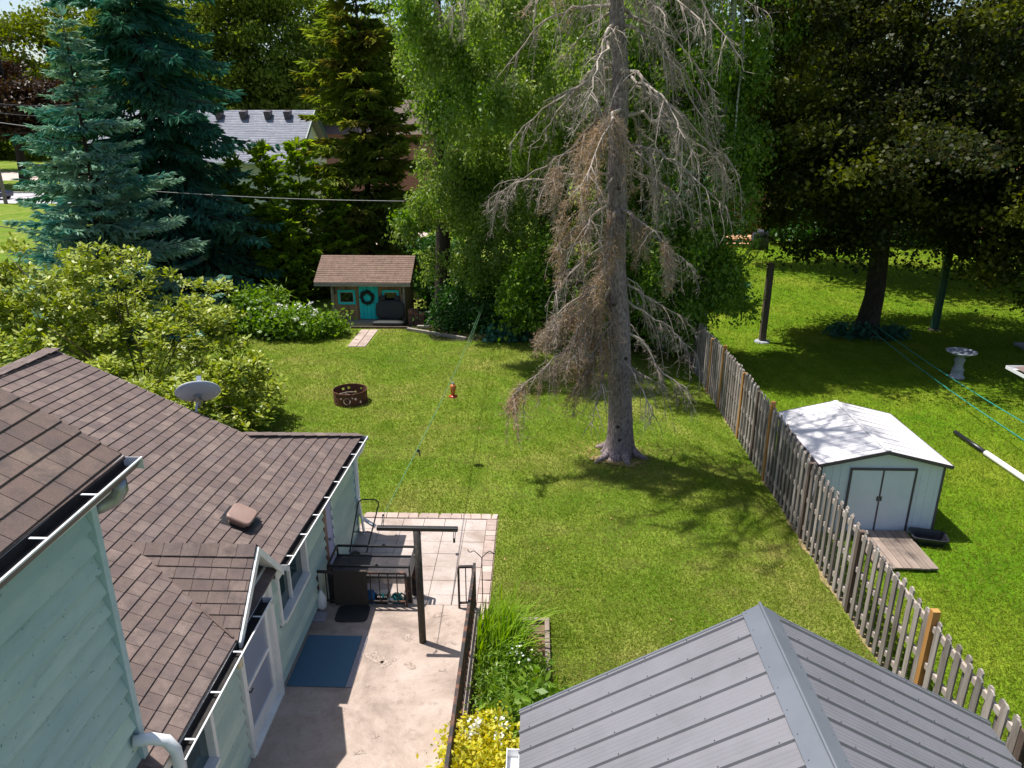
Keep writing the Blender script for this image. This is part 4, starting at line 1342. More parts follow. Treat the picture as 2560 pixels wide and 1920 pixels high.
rd.hexa([(-9.0, EY, EZ - .06), (-5.05, EY, EZ - .06), (-5.05, RY, RZt - .06), (-9.0, RY, RZt - .06), (-9.0, EY, EZ - .004), (-5.05, EY, EZ - .004), (-5.05, RY, RZt - .004), (-9.0, RY, RZt - .004)])
rd.hexa([(-9.0, RY, RZt - .06), (-5.05, RY, RZt - .06), (-5.05, 32.6, EZ - .06), (-9.0, 32.6, EZ - .06), (-9.0, RY, RZt - .004), (-5.05, RY, RZt - .004), (-5.05, 32.6, EZ - .004), (-9.0, 32.6, EZ - .004)])
troof = rd.build('roof', MT['shingle_dark'], toy)
shingles('shingles', MT['shingle_toy'], troof, 0, 1, -9.02, -5.03, 1 / 13, .31, lambda u, v, l: (v, RY + (EY - .02 - RY) * u, RZt + (EZ - RZt) * u + l), (), .012)
MB().box(-9.0, -5.05, EY - .045, EY - .022, EZ - .16, EZ - .012).build('fascia', MT['board'], toy)
tdx0, tdx1 = -7.27, -6.47
td = MB()
for i in range(5):
    a = tdx0 + i * .16
    td.box(a + .004, a + .156, TY0 - .055, TY0 - .022, tz + .02, 1.60)
td.box(tdx0 + .03, tdx1 - .03, TY0 - .068, TY0 - .056, .86, .96)
tdo = td.build('door', MT['toy_teal'], toy)
MB().tube([(tdx1 - .08, TY0 - .055, .85), (tdx1 - .08, TY0 - .09, .85)], .02, 8).build('door_knob', MT['black_metal'], tdo)
for x0, x1, z0, z1 in ((-8.15, -7.42, .78, 1.39), (-6.30, -5.60, .78, 1.39)):
    t = .085
    f = MB().box(x0, x0 + t, TY0 - .06, TY0 - .022, z0, z1).box(x1 - t, x1, TY0 - .06, TY0 - .022, z0, z1).box(x0 + t, x1 - t, TY0 - .06, TY0 - .022, z0, z0 + t).box(x0 + t, x1 - t, TY0 - .06, TY0 - .022, z1 - t, z1)
    w = f.build('window', MT['toy_teal'], toy)
    MB().box(x0 + t, x1 - t, TY0 - .035, TY0 - .023, z0 + t, z1 - t).build('pane', MT['dark_glass'], w)
    i0, i1, j0, j1 = x0 + t, x1 - t, z0 + t, z1 - t
    MB().box(i0, i0 + .025, TY0 - .05, TY0 - .036, j0, j1).box(i1 - .025, i1, TY0 - .05, TY0 - .036, j0, j1).box(i0 + .025, i1 - .025, TY0 - .05, TY0 - .036, j0, j0 + .025).box(i0 + .025, i1 - .025, TY0 - .05, TY0 - .036, j1 - .025, j1).build('sash', MT['board'], w)
MB().box(-8.0, -6.35, 29.35, 29.97, 0, .13).build('door_step', MT['board'], toy, bevel=.01)
for x in (-8.27, -5.48):
    MB().box(x - .03, x + .03, TY0 - .06, TY0 - .042, 1.22, 1.50).build('wall_hook', MT['black_metal'], toy)

wr = thing('wreath', 'dark twig wreath hanging on the turquoise playhouse door', 'wreath', (-6.92, 29.9, 1.08))
n = 900
a = rng.uniform(0, 2 * np.pi, n)
rr_ = .235 + rng.normal(0, .035, n)
P = np.stack([-6.92 + rr_ * np.cos(a), 29.915 + rng.normal(0, .018, n) - .0, 1.08 + rr_ * np.sin(a)], 1)
D = np.stack([-np.sin(a), 0 * a, np.cos(a)], 1) + rnd(n) * .5
quads_mesh('twigs', leaf_quads(P, D, rnd(n), rng.uniform(.07, .13, n), np.full(n, .022)), MT['wreath'], wr)
MB().tube([(-6.92 + .235 * math.cos(2 * math.pi * k / 24), 29.915, 1.08 + .235 * math.sin(2 * math.pi * k / 24)) for k in range(25)], .03, 6).build('hoop', MT['bark'], wr)
MB().tube([(-6.92, 29.925, 1.3), (-6.92, 29.935, 1.58)], .008, 4).build('ribbon', MT['black_metal'], wr)

bs = thing('bench_seat', 'black padded bench seat with two headrests against the playhouse', 'seat', (-5.95, 29.5, 0))
def pad(name, hx, hy, hz, c, tilt_=0, e=.4):
    mb = MB()
    rings = []
    for t in np.linspace(-1, 1, 9):
        s = (1 - abs(t) ** 4) ** .35 if abs(t) < 1 else .55
        s = max(s, .55)
        rings.append([(x, y, z) for x, y, z in rrect(hx * s, hy * s, hz * t, 0, 0, 0, 24, e)])
    rr2 = []
    for r in rings:
        rr2.append([(c[0] + x, c[1] + y * math.cos(tilt_) - z * math.sin(tilt_), c[2] + y * math.sin(tilt_) + z * math.cos(tilt_)) for x, y, z in r])
    shell(mb, rr2)
    return mb.build(name, MT['rubber'], bs, smooth=True)
pad('backrest', .60, .09, .42, (-5.95, 29.72, .60), R(-12))
pad('seat_cushion', .66, .26, .11, (-5.97, 29.35, .16))
for x in (-6.28, -5.66):
    pad('headrest', .12, .06, .10, (x, 29.84, 1.09), R(-12))
MB().box(-6.5, -5.4, 29.2, 29.6, 0, .06).build('base', MT['black_metal'], bs)

bp = thing('brick_pile', 'stack of old red bricks at the right end of the playhouse', 'brick pile', (-4.85, 29.8, 0))
bk = MB()
for j in range(9):
    for i in range(3):
        if j > 6 and i == 2: continue
        bk.box(-5.2 + i * .225 + random.uniform(-.012, .012), -5.0 + i * .225, 29.6 + random.uniform(-.02, .02), 30.0, j * .07 + .003, j * .07 + .066)
bk.build('bricks', MT['brick_loose'], bp)
lb = MB().bar((-5.1, 28.75, .07), (-2.6, 27.42, .07), .12, .11)
tag(lb.build('timber_beam', MT['board']), 'long weathered beam lying on the grass right of the playhouse', 'beam')
lb = MB().box(-8.3, -5.1, 29.0, 29.09, 0, .09)
tag(lb.build('timber_edging', MT['post_old']), 'dark timber edging along the ground in front of the playhouse', 'edging')
bucket = MB().bar((-4.75, 29.1, .10), (-4.2, 29.0, .12), .16, .05)
tag(bucket.build('offcut_board', MT['board']), 'short pale board lying before the brick pile', 'board')
ob = MB().bar((-4.4, 29.05, .12), (-4.25, 29.2, .42), .05, .03)
tag(ob.build('leaning_stick', MT['board']), 'short pale stick propped up before the brick pile', 'stick')

# ================================================================== PORCH AND PATIO THINGS
def railing(name, label, parts_xy, z0, ztop, sp, cat='railing', tilt_=0.0, mat=None):
    mat = mat or MT['rust_metal']
    a, b = Vector(parts_xy[0]), Vector(parts_xy[1])
    t = thing(name, label, cat, (a.x, a.y, z0))
    L = (b - a).length
    u = (b - a) / L
    off = lambda k, z: Vector((a.x + u.x * k + tilt_ * (z - z0), a.y + u.y * k, z))
    MB().bar(off(0, ztop), off(L, ztop), .045, .035).build('top_rail', mat, t)
    MB().bar(off(0, z0 + .1), off(L, z0 + .1), .03, .03).build('bottom_rail', mat, t)
    n = max(1, round(L / sp))
    for k in range(n + 1):
        w = .034 if k in (0, n) else .016
        if k in (0, n):
            MB().bar(off(L * k / n, z0), off(L * k / n, ztop - .018), w, w).build('post', mat, t)
        else:
            MB().bar(off(L * k / n, z0 + .115), off(L * k / n, ztop - .018), w, w).build('baluster', mat, t)
    return t
r1 = railing('porch_railing', 'long rusty black railing along the garden side of the porch', [(-.93, 5.2), (-.93, 10.38)], DZ, 1.18, .13)
r2 = railing('end_railing', 'short rusty railing frame standing across the porch corner by the garden', [(-1.2, 10.40), (-.965, 10.42)], DZ, 1.10, .12)
r3 = railing('cross_railing', 'black railing across the porch end with a brown mat over it', [(-3.56, 10.40), (-2.08, 10.40)], DZ, .96, .15)
# brown mat hung on the cross railing
mt = MB().box(-3.28, -2.72, 10.372, 10.382, .33, .99).box(-3.28, -2.72, 10.372, 10.43, .985, .995)
tag(mt.build('hanging_mat', MT['doormat'], bevel=.003), 'dark brown mat hung over the cross railing', 'mat')

# rack table: black frame with tray of steel mesh, on brown legs
tbl = thing('mesh_rack_table', 'black metal table with a mesh top and raised rail beside the house wall', 'table', (-2.75, 10.95, .05))
bx0, bx1, by0, by1 = -3.40, -2.03, 10.52, 11.14
zt, zm = 1.0, .80
def rframe(mb, x0, x1, y0, y1, z, w):
    mb.bar((x0, y0, z), (x1, y0, z), w, w); mb.bar((x0, y1, z), (x1, y1, z), w, w)
    mb.bar((x0, y0 + w / 2, z), (x0, y1 - w / 2, z), w, w); mb.bar((x1, y0 + w / 2, z), (x1, y1 - w / 2, z), w, w)
fm = MB()
rframe(fm, bx0, bx1, by0, by1, zt, .032)
fm.build('top_rail', MT['black_metal'], tbl)
fm = MB()
rframe(fm, bx0, bx1, by0, by1, zm, .036)
for x in (bx0, bx1):
    for y in (by0, by1): fm.bar((x, y, zm), (x, y, zt - .016), .03, .03)
fm.bar((-2.5, by0 + .02, zm - .012), (-2.5, by1 - .02, zm - .012), .05, .012)
fm.build('frame', MT['black_metal'], tbl)
ms = MB()
nxm = 30
for i in range(nxm * 2):
    # expanded metal: two families of thin diagonal strips
    for sgn in (1, -1):
        x = bx0 + (bx1 - bx0 + (by1 - by0) * .6) * i / (nxm * 2) - (0 if sgn < 0 else (by1 - by0) * .6)
        a = Vector((x, by0 + .01, zm + .006 * sgn)); b = Vector((x + sgn * (by1 - by0) * .6, by1 - .01, zm + .006 * sgn))
        if sgn < 0: a, b = a, Vector((x - (by1 - by0) * .6, by1 - .01, zm - .006))
        def cut(p, q):
            d = q - p
            t0, t1 = 0, 1
            for lim, s in ((bx0 + .01, 1), (bx1 - .01, -1)):
                fp, fq = (p.x - lim) * s, (q.x - lim) * s
                if fp < 0 and fq < 0: return None
                if fp < 0: t0 = max(t0, fp / (fp - fq))
                if fq < 0: t1 = min(t1, fp / (fp - fq))
            return (p + d * t0, p + d * t1) if t1 - t0 > .02 else None
        c = cut(a, b)
        if c: ms.bar(c[0], c[1], .013, .004)
ms.build('mesh_top', M('mesh_steel', (0.09, 0.08, 0.085), (0.05, 0.045, 0.05), 9, .5), tbl)
for x in (bx0 + .03, bx1 - .03):
    for y in (by0 + .03, by1 - .03):
        MB().box(x - .045, x + .045, y - .045, y + .045, .05, zm - .02).build('leg', MT['rust_metal'], tbl)
MB().box(bx0 + .08, bx1 - .08, by0 + .0, by0 + .04, zm - .13, zm - .03).build('apron', MT['steel'], tbl)
for y in (by0, by1):
    MB().prism([(-2.66, y, zt - .02), (-2.58, y, zt + .05), (-2.50, y, zt - .02)], (0, .012, 0)).build('finial', MT['black_metal'], tbl)

# things stowed below the table
can = thing('watering_can', 'teal plastic watering can standing behind the cross railing', 'watering can', (-2.3, 10.62, .05))
MB().lathe([(.11, 0), (.13, .04), (.135, .18), (.11, .27), (.075, .31), (.07, .33)], (-2.3, 10.62, .05), 18).build('body', MT['teal'], can, smooth=True)
MB().tube([(-2.27, 10.6, .36), (-2.2, 10.58, .44), (-2.14, 10.58, .40), (-2.17, 10.6, .2)], .018, 8).build('handle', MT['teal'], can, smooth=True)
MB().tube([(-2.38, 10.6, .16), (-2.5, 10.58, .30), (-2.53, 10.58, .42)], [.035, .024, .02], 8).build('spout', MT['teal'], can, smooth=True)
MB().tube([(-2.32, 10.62, .36), (-2.30, 10.56, .46), (-2.28, 10.64, .36)], .016, 6).build('grip', MT['teal'], can)
bagm = MB()
shell(bagm, [rrect(.11, .10, .05, -2.78, 10.64, 0), rrect(.13, .12, .2, -2.78, 10.64, 0), rrect(.12, .10, .36, -2.78, 10.64, 0), rrect(.10, .03, .44, -2.78, 10.64, 0)])
tag(bagm.build('blue_bag', MT['bag_blue']), 'blue bag standing under the mesh table', 'bag')
bagm = MB()
shell(bagm, [rrect(.11, .10, .05, -2.53, 10.66, 0), rrect(.12, .12, .25, -2.53, 10.66, 0), rrect(.11, .10, .36, -2.53, 10.66, 0), rrect(.09, .05, .38, -2.53, 10.66, 0)])
tag(bagm.build('black_tub', MT['black_plastic']), 'black tub with a silver lid next to the blue bag', 'tub')
tag(MB().box(-2.62, -2.45, 10.60, 10.72, .382, .40).build('silver_tin', MT['steel']), 'flat silver tin on top of the black tub', 'tin')
tag(MB().lathe([(.05, 0), (.06, .03), (.05, .08), (.02, .10)], (-2.38, 10.5, DZ), 12).build('white_ball_pot', MT['white'], smooth=True), 'small white pot at the foot of the teal can', 'pot')
jb = MB().lathe([(.07, 0), (.085, .05), (.085, .2), (.05, .28), (.025, .31), (.025, .35)], (-3.5, 10.33, DZ), 14)
tag(jb.build('white_jug', MT['white'], smooth=True), 'white plastic jug in the corner between wall and railing', 'jug')

# mats on the porch
mb = MB()
shell(mb, [rrect(.27, .22, DZ + .004, -2.95, 10.18, R(2)), rrect(.27, .22, DZ + .018, -2.95, 10.18, R(2))])
tag(mb.build('rubber_mat', MT['rubber'], bevel=.004), 'black rubber doormat below the cross railing', 'mat')
tag(MB().box(-3.52, -2.665, 8.5, 9.62, DZ + .004, DZ + .014).build('carpet', MT['blue_mat'], bevel=.003), 'dark blue carpet lying along the house wall on the porch', 'carpet')
tag(MB().box(-2.66, -2.57, 8.5, 9.6, DZ + .004, DZ + .013).build('carpet_strip', MT['grey_strip'], bevel=.003), 'narrow grey carpet strip along the blue carpet', 'carpet')
tag(MB().box(-3.56, -3.36, 9.95, 10.2, DZ + .004, DZ + .02).build('grey_tile', MT['grey_strip']), 'small grey tile beside the black doormat', 'tile')

# clothesline post with T bar
cp = thing('clothes_post', 'rusty black steel clothesline post with a cross bar standing on the porch', 'clothes post', (-1.69, 9.53, DZ))
MB().tube([(-1.69, 9.53, DZ), (-1.70, 9.53, 2.30)], .056, 16).build('pole', MT['pole_rust'], cp, smooth=True)
MB().box(-2.29, -1.09, 9.495, 9.565, 2.295, 2.355).build('cross_bar', MT['black_metal'], cp, bevel=.004)
for x, dy in ((-2.21, .12), (-1.13, -.16)):
    hk = MB()
    for k in (-.012, .012):
        hk.tube([(x + k, 9.53, 2.36), (x + k, 9.53 + dy * .6, 2.34 + (.06 if dy > 0 else -.04)), (x + k, 9.53 + dy, 2.36 + (.12 if dy > 0 else -.10))], .006, 5)
    hk.tube([(x, 9.53 + dy, 2.36 + (.12 if dy > 0 else -.10)), (x, 9.53 + dy * 1.01, 2.34 + (.12 if dy > 0 else -.14))], .018, 6)
    hk.build('pulley_hook', MT['black_metal'], cp)
A_, B_ = Vector((-2.21, 9.66, 2.46)), Vector((-1.95, 29.0, 1.30))
cl = thing('clothesline', 'thin green clothesline running from the porch post over the lawn', 'clothesline', A_)
for dx in (-.02, .05):
    pts = [A_.lerp(B_, k / 24) + Vector((dx * k / 24, 0, -.22 * math.sin(math.pi * k / 24))) for k in range(25)]
    MB().tube(pts, .0045, 5).build('wire', MT['line'], cl)
q = A_.lerp(B_, .16) + Vector((0, 0, -.17))
MB().tube([q - Vector((0, .04, 0)), q + Vector((0, .03, -.03))], .03, 8).tube([q + Vector((.02, 0, -.03)), q + Vector((.03, -.02, -.12))], .012, 6).build('line_tightener', MT['black_plastic'], cl)
tag(MB().tube([(-2.55, 26.5, 0), (-2.18, 27.0, .95)], .009, 6).tube([(-2.42, 26.45, 0), (-2.07, 27.0, .95)], .009, 6).build('garden_stakes', MT['line']), 'pair of thin green stakes leaning at the edge of the bushes', 'stakes')

# hummingbird feeder hung from the clothesline
fd_ = thing('bird_feeder', 'red hummingbird feeder hanging in the air above the lawn', 'bird feeder', (-1.93, 16.68, 1.75))
fc = (-1.93, 16.68, 1.70)
MB().lathe([(.03, .06), (.05, .10), (.075, .26), (.06, .32), (.03, .34)], fc, 14).build('bottle', MT['orange'], fd_, smooth=True)
MB().lathe([(.04, 0), (.105, .015), (.105, .035), (.04, .06)], fc, 18).build('base', MT['red'], fd_, smooth=True)
MB().lathe([(.03, .34), (.035, .37), (.012, .40)], fc, 10).tube([(fc[0], fc[1], 2.1), (fc[0] - .08, fc[1], 2.28)], .003, 4).build('hanger', MT['cable'], fd_)

# shepherd's hook and mower
sh = thing('shepherd_hook', 'thin black double shepherd hook at the patio edge', 'plant hook', (-.83, 10.74, 0))
MB().tube([(-.83, 10.74, 0), (-.84, 10.76, 1.05)], .009, 6).build('stem', MT['black_metal'], sh)
for s in (-1, 1):
    pts = [(-.84 + s * (.20 * t + .02 * math.sin(t * 3)), 10.76, 1.05 + .15 * math.sin(t * math.pi * .62) - .16 * max(0, t - .55) + (.06 * max(0, t - .85) * 4 if s < 0 else 0)) for t in np.linspace(0, 1, 12)]
    pts += [(pts[-1][0] + s * .025, 10.76, pts[-1][2] + .03), (pts[-1][0] + s * .03, 10.76, pts[-1][2] + .06)]
    MB().tube(pts, .007, 6).build('arm', MT['black_metal'], sh)

mw = thing('lawn_mower', 'black push mower with a bent tube handle behind the mesh table', 'lawn mower', (-3.2, 12.0, .05))
hp = [(-3.42, 11.95, .35), (-3.45, 12.9, .82), (-3.43, 12.95, .88), (-3.36, 12.97, .92), (-3.12, 12.97, .92), (-3.05, 12.95, .88), (-3.04, 12.9, .82), (-3.10, 11.95, .35)]
MB().tube(hp, .014, 8).build('handle', MT['black_metal'], mw, smooth=True)
MB().tube([(-3.44, 12.35, .55), (-3.08, 12.35, .55)], .01, 6).build('cross_tube', MT['black_metal'], mw)
dk_ = MB()
shell(dk_, [rrect(.23, .26, .12, -3.26, 11.7, 0), rrect(.25, .28, .2, -3.26, 11.7, 0), rrect(.2, .22, .3, -3.26, 11.7, 0), rrect(.1, .11, .34, -3.26, 11.7, 0)])
dk_.lathe([(.11, .34), (.12, .42), (.09, .47)], (-3.26, 11.72, 0), 14)
dk_.build('body', MT['black_plastic'], mw, smooth=True)
for x in (-3.53, -2.99):
    for y in (11.5, 11.92):
        MB().tube([(x - .02, y, .14), (x + .02, y, .14)], .09, 14).build('wheel', MT['rubber'], mw)
tag(MB().bar((-3.42, 13.12, .05), (-3.5, 13.2, .78), .09, .03).build('leaning_board', MT['white']), 'white board leaning on the house corner above the patio', 'board')

# ================================================================== FIRE PIT (cut-out stars and moon are real holes)
fp = thing('fire_pit', 'rusty round fire ring with star and moon cut-outs on the lawn', 'fire pit', (-5.5, 20.7, 0))
cx, cy, fr, fhh = -5.5, 20.72, .50, .40
nu, nv = 260, 34
def star(u, v, cu, cv, r, ph):
    dx, dy = u - cu, v - cv
    a = (math.atan2(dy, dx) + ph) % (2 * math.pi / 5) - math.pi / 5
    d = math.hypot(dx, dy)
    return d < r * (.42 + .58 * (abs(a) / (math.pi / 5)) ** 1.3)
stars = [(-1.92, .26, .055, 1.57), (-2.32, .13, .05, .6), (-2.25, .28, .05, 1.0), (-1.02, .24, .055, .2), (-.72, .12, .05, .9), (-1.22, .30, .04, 0),
         (1.9, .28, .055, .5), (2.25, .27, .06, .9), (1.1, .28, .05, .2), (.6, .2, .05, .4), (2.8, .2, .05, .2), (-.2, .25, .05, 1.2), (.2, .15, .05, .3), (1.5, .14, .05, .3), (-2.9, .26, .05, .2)]
keep = MB()
idx = {}
def vid(i, j):
    k = (i % nu, j)
    if k not in idx:
        a = 2 * math.pi * (i % nu) / nu
        idx[k] = len(keep.v)
        keep.v.append((cx + fr * math.cos(a), cy + fr * math.sin(a), fhh * j / nv))
    return idx[k]
for i in range(nu):
    a = 2 * math.pi * (i + .5) / nu
    a = (a + math.pi) % (2 * math.pi) - math.pi
    for j in range(nv):
        v = fhh * (j + .5) / nv
        hole = any(star(a * fr, v, ca * fr, cv, r, ph) for ca, cv, r, ph in stars)
        mu, mv = (a + 1.55) * fr, v - .19
        if .085 < math.hypot(mu, mv) < .105 and not (mv > .055 and mu > .05): hole = True
        if hole: continue
        keep.f.append((vid(i, j), vid(i + 1, j), vid(i + 1, j + 1), vid(i, j + 1)))
ring = keep.build('ring', MT['rust'], fp)
md = ring.modifiers.new('thick', 'SOLIDIFY'); md.thickness = .008
MB().tube([(cx + fr * math.cos(2 * math.pi * k / 48), cy + fr * math.sin(2 * math.pi * k / 48), fhh) for k in range(49)], .012, 6, False).build('rim', MT['rust'], fp)
tag(MB().lathe([(.46, .02), (.2, .04), (0, .05)], (cx, cy, 0), 20).build('ash', M('ash', (0.20, 0.18, 0.16), (0.07, 0.06, 0.05), 12, .95), fp))
for k, (a, b) in enumerate((((-.32, -.1), (.34, .12)), ((-.2, .25), (.3, -.22)), ((-.36, .1), (.1, .3)), ((-.1, -.32), (.36, .02)))):
    o = MB().tube([(cx + a[0], cy + a[1], .09 + .05 * k), (cx + (a[0] + b[0]) / 2, cy + (a[1] + b[1]) / 2 + .02, .12 + .05 * k), (cx + b[0], cy + b[1], .10 + .05 * k)], [.03, .026, .02], 7).build('firewood', MT['log'])
    tag(o, 'half burnt stick of firewood lying inside the fire ring', 'firewood', 'sticks in the fire ring')

# ================================================================== FAR BUILDINGS
wh = thing('white_house', 'white house with a pale grey shingle roof behind the spruces', 'house', (-19, 46, 0))
hx0, hx1, hyr, hzr, hye, hze = -26.5, -13.6, 48.0, 8.6, 43.8, 5.75
rd = MB()
rd.hexa([(hx0, hye, hze - .15), (hx1, hye, hze - .15), (hx1, hyr, hzr - .15), (hx0, hyr, hzr - .15), (hx0, hye, hze), (hx1, hye, hze), (hx1, hyr, hzr), (hx0, hyr, hzr)])
rd.hexa([(hx0, hyr, hzr - .15), (hx1, hyr, hzr - .15), (hx1, 52.2, hze - .15), (hx0, 52.2, hze - .15), (hx0, hyr, hzr), (hx1, hyr, hzr), (hx1, 52.2, hze), (hx0, 52.2, hze)])
wr_ = rd.build('roof', MT['shingle_grey'], wh)
sl_ = math.hypot(hyr - hye, hzr - hze)
shingles('shingles', MT['shingle_grey'], wr_, 0, 1, hx0 - .05, hx1 + .06, 1 / 30, .55, lambda u, v, l: (v, hyr + (hye - hyr) * u, hzr + (hze - hzr) * u + l), (), .016)
for vx_ in (-19.25, -17.75, -16.25, -15.05):
    zz = hzr - .55 * (hzr - hze) / (hyr - hye)
    MB().hexa([(vx_ - .16, 47.2, 7.95), (vx_ + .16, 47.2, 7.95), (vx_ + .16, 47.6, 8.3), (vx_ - .16, 47.6, 8.3), (vx_ - .19, 47.0, 8.5), (vx_ + .19, 47.0, 8.5), (vx_ + .19, 47.6, 8.6), (vx_ - .19, 47.6, 8.6)]).build('roof_vent', MT['shed_trim'], wr_)
MB().box(hx0 + .4, hx1 - .5, 44.3, 51.7, 0, 5.85).prism([(hx1 - .55, 44.3, 5.85), (hx1 - .55, 51.7, 5.85), (hx1 - .55, hyr, 8.35)], (.05, 0, 0)).build('wall', MT['white'], wh)
rk = MB()
for y in (hye - .02, 52.22):
    rk.hexa([(hx1, hyr, hzr - .22), (hx1 + .07, hyr, hzr - .22), (hx1 + .07, y, hze - .22), (hx1, y, hze - .22), (hx1, hyr, hzr + .02), (hx1 + .07, hyr, hzr + .02), (hx1 + .07, y, hze + .02), (hx1, y, hze + .02)])
rk.build('rake_trim', MT['green_trim'], wh)
MB().box(hx0, hx1, hye - .12, hye, hze - .12, hze - .0).build('gutter', MT['white_metal'], wh)

def far_window(b, x0, x1, y, z0, z1):
    f = MB().box(x0, x0 + .1, y - .06, y, z0, z1).box(x1 - .1, x1, y - .06, y, z0, z1).box(x0 + .1, x1 - .1, y - .06, y, z0, z0 + .1).box(x0 + .1, x1 - .1, y - .06, y, z1 - .1, z1).box(x0 + .1, x1 - .1, y - .05, y, (z0 + z1) / 2 - .03, (z0 + z1) / 2 + .03)
    w = f.build('window', MT['white'], b)
    MB().box(x0 + .1, x1 - .1, y - .03, y - .005, z0 + .1, z1 - .1).build('pane', MT['dark_glass'], w)

bh = thing('brick_house', 'red brick house with two white windows seen through the olive fir', 'house', (-12, 62, 0))
MB().box(-18, -5, 60, 68, 0, 7.0).build('wall', MT['brick'], bh)
MB().hexa([(-18.5, 59.5, 7), (-4.5, 59.5, 7), (-4.5, 68.5, 7), (-18.5, 68.5, 7), (-17, 63.9, 9.6), (-6, 63.9, 9.6), (-6, 64.1, 9.6), (-17, 64.1, 9.6)]).build('roof', MT['shingle_dark'], bh)
far_window(bh, -13.2, -12.3, 59.99, 4.6, 6.3); far_window(bh, -11.9, -11.0, 59.99, 4.6, 6.3); far_window(bh, -13.2, -12.2, 59.99, 1.2, 2.8)
MB().box(-12.5, -11.5, 58.8, 59.98, 0, .5).build('front_step', MT['stone'], bh)

b2 = thing('brick_house', 'orange brick house with a gable glimpsed behind the dark maple', 'house', (24, 57, 0))
MB().box(14.5, 40, 55, 64, 0, 4.6).prism([(21, 55, 4.6), (30, 55, 4.6), (25.5, 55, 9.0)], (0, 9, 0)).build('wall', M('orange_brick', (0.50, 0.20, 0.10), (0.42, 0.16, 0.085), 3, .9), b2)
MB().hexa([(14, 54.4, 4.6), (20.8, 54.4, 4.6), (20.8, 64.5, 4.6), (14, 64.5, 4.6), (16, 59, 6.6), (20.8, 59, 6.6), (20.8, 60, 6.6), (16, 60, 6.6)]).build('roof', MT['shingle'], b2)
rr3 = MB()
for xe in (20.6, 30.4):
    rr3.hexa([(25.5, 54.5, 9.05), (xe, 54.5, 4.5), (xe, 64.5, 4.5), (25.5, 64.5, 9.05), (25.5, 54.5, 9.2), (xe, 54.5, 4.65), (xe, 64.5, 4.65), (25.5, 64.5, 9.2)])
rr3.build('gable_roof', MT['shingle'], b2)
far_window(b2, 22.6, 23.4, 54.99, 5.4, 6.8); far_window(b2, 24.6, 25.4, 54.99, 6.6, 7.9)
far_window(b2, 18, 19.2, 54.99, 1.4, 2.8); far_window(b2, 33, 35, 54.99, 1.2, 2.9)
dk2 = thing('timber_deck', 'orange timber deck with steps beside the far brick house', 'deck', (14, 52, 0))
MB().box(12.6, 15.6, 50.6, 54.3, 0, .5).build('platform', MT['flesh_wood'], dk2)
MB().box(12.9, 15.0, 50.1, 50.6, 0, .25).build('step', MT['flesh_wood'], dk2)
gr = thing('covered_grill', 'grill under a dark cover at the end of the neighbour lawn', 'grill', (14.7, 49.2, 0))
gb = MB()
shell(gb, [rrect(.55, .35, .02, 14.75, 49.3, 0), rrect(.52, .33, .8, 14.75, 49.3, 0), rrect(.42, .3, 1.15, 14.75, 49.3, 0), rrect(.3, .18, 1.3, 14.75, 49.3, 0)])
gb.build('cover', M('grill_cover', (0.03, 0.035, 0.055), (0.02, 0.022, 0.035), 4, .6), gr, smooth=True)
ff = thing('feeder_pole', 'thin pole with a green tube feeder near the far edge of the lawn', 'feeder pole', (13.2, 43.5, 0))
MB().tube([(13.0, 42.6, 0), (13.2, 42.7, 2.4)], .018, 6).build('pole', MT['black_metal'], ff)
MB().lathe([(.07, 2.1), (.08, 2.15), (.08, 2.75), (.03, 2.85)], (13.2, 42.7, 0), 10).build('tube_feeder', MT['teal'], ff)

bf = thing('board_fence', 'short tan board fence glimpsed behind the playhouse roof', 'fence', (-7.4, 35.5, 0))
fb = MB()
for i in range(16): fb.box(-8.6 + i * .15, -8.47 + i * .15, 35.5, 35.53, 0.03, 1.75)
fb.build('boards', MT['post_new'], bf)
MB().box(-8.6, -6.2, 35.531, 35.57, .4, .5).box(-8.6, -6.2, 35.531, 35.57, 1.3, 1.4).build('rail', MT['post_old'], bf)
# utility pole, lamp post, wires, car at the left edge
up_ = thing('utility_pole', 'weathered utility pole beside the road at the left edge', 'utility pole', (-54, 76, 0))
MB().tube([(-53.9, 75.6, 0), (-53.9, 75.6, 10.5)], [.19, .14], 10).build('pole', MT['bark_dead'], up_)
MB().box(-54.9, -52.9, 75.5, 75.62, 9.6, 9.75).build('cross_arm', MT['post_old'], up_)
lp = thing('street_lamp', 'grey street lamp on a bent arm behind the white house', 'street lamp', (-17.9, 70, 0))
MB().tube([(-17.95, 70, 0), (-17.95, 70, 11.6)], .13, 8).build('pole', MT['bark_dead'], lp)
MB().tube([(-17.9, 69.85, 6), (-17.9, 69.8, 9.8), (-17.6, 69.8, 10.3), (-17.0, 69.8, 10.35)], .07, 8).build('arm', MT['white_metal'], lp)
MB().lathe([(.05, 0), (.22, -.06), (.18, -.16)], (-16.9, 69.8, 10.4), 10).build('lamp_head', MT['steel'], lp)
def wire(name, label, a, b, sag, r, mat=None):
    a, b = Vector(a), Vector(b)
    pts = [a.lerp(b, k / 16) - Vector((0, 0, sag * math.sin(math.pi * k / 16))) for k in range(17)]
    tag(MB().tube(pts, r, 5).build(name, mat or MT['cable']), label, 'cable')
wire('overhead_cable', 'pale overhead cable crossing before the cedars above the playhouse', (-15.5, 30, 5.35), (-5.2, 30, 4.98), .08, .014)
wire('power_line', 'upper of the wires strung left of the pale blue spruce', (-54, 75.6, 9.7), (-30, 60, 10.0), .6, .022, MT['black_metal'])
wire('power_line', 'middle of the wires strung left of the pale blue spruce', (-54, 75.6, 8.9), (-30, 60, 9.0), .6, .022, MT['black_metal'])
wire('power_line', 'lower wire strung left of the pale blue spruce', (-54, 75.6, 8.0), (-30, 60, 7.4), .4, .03)
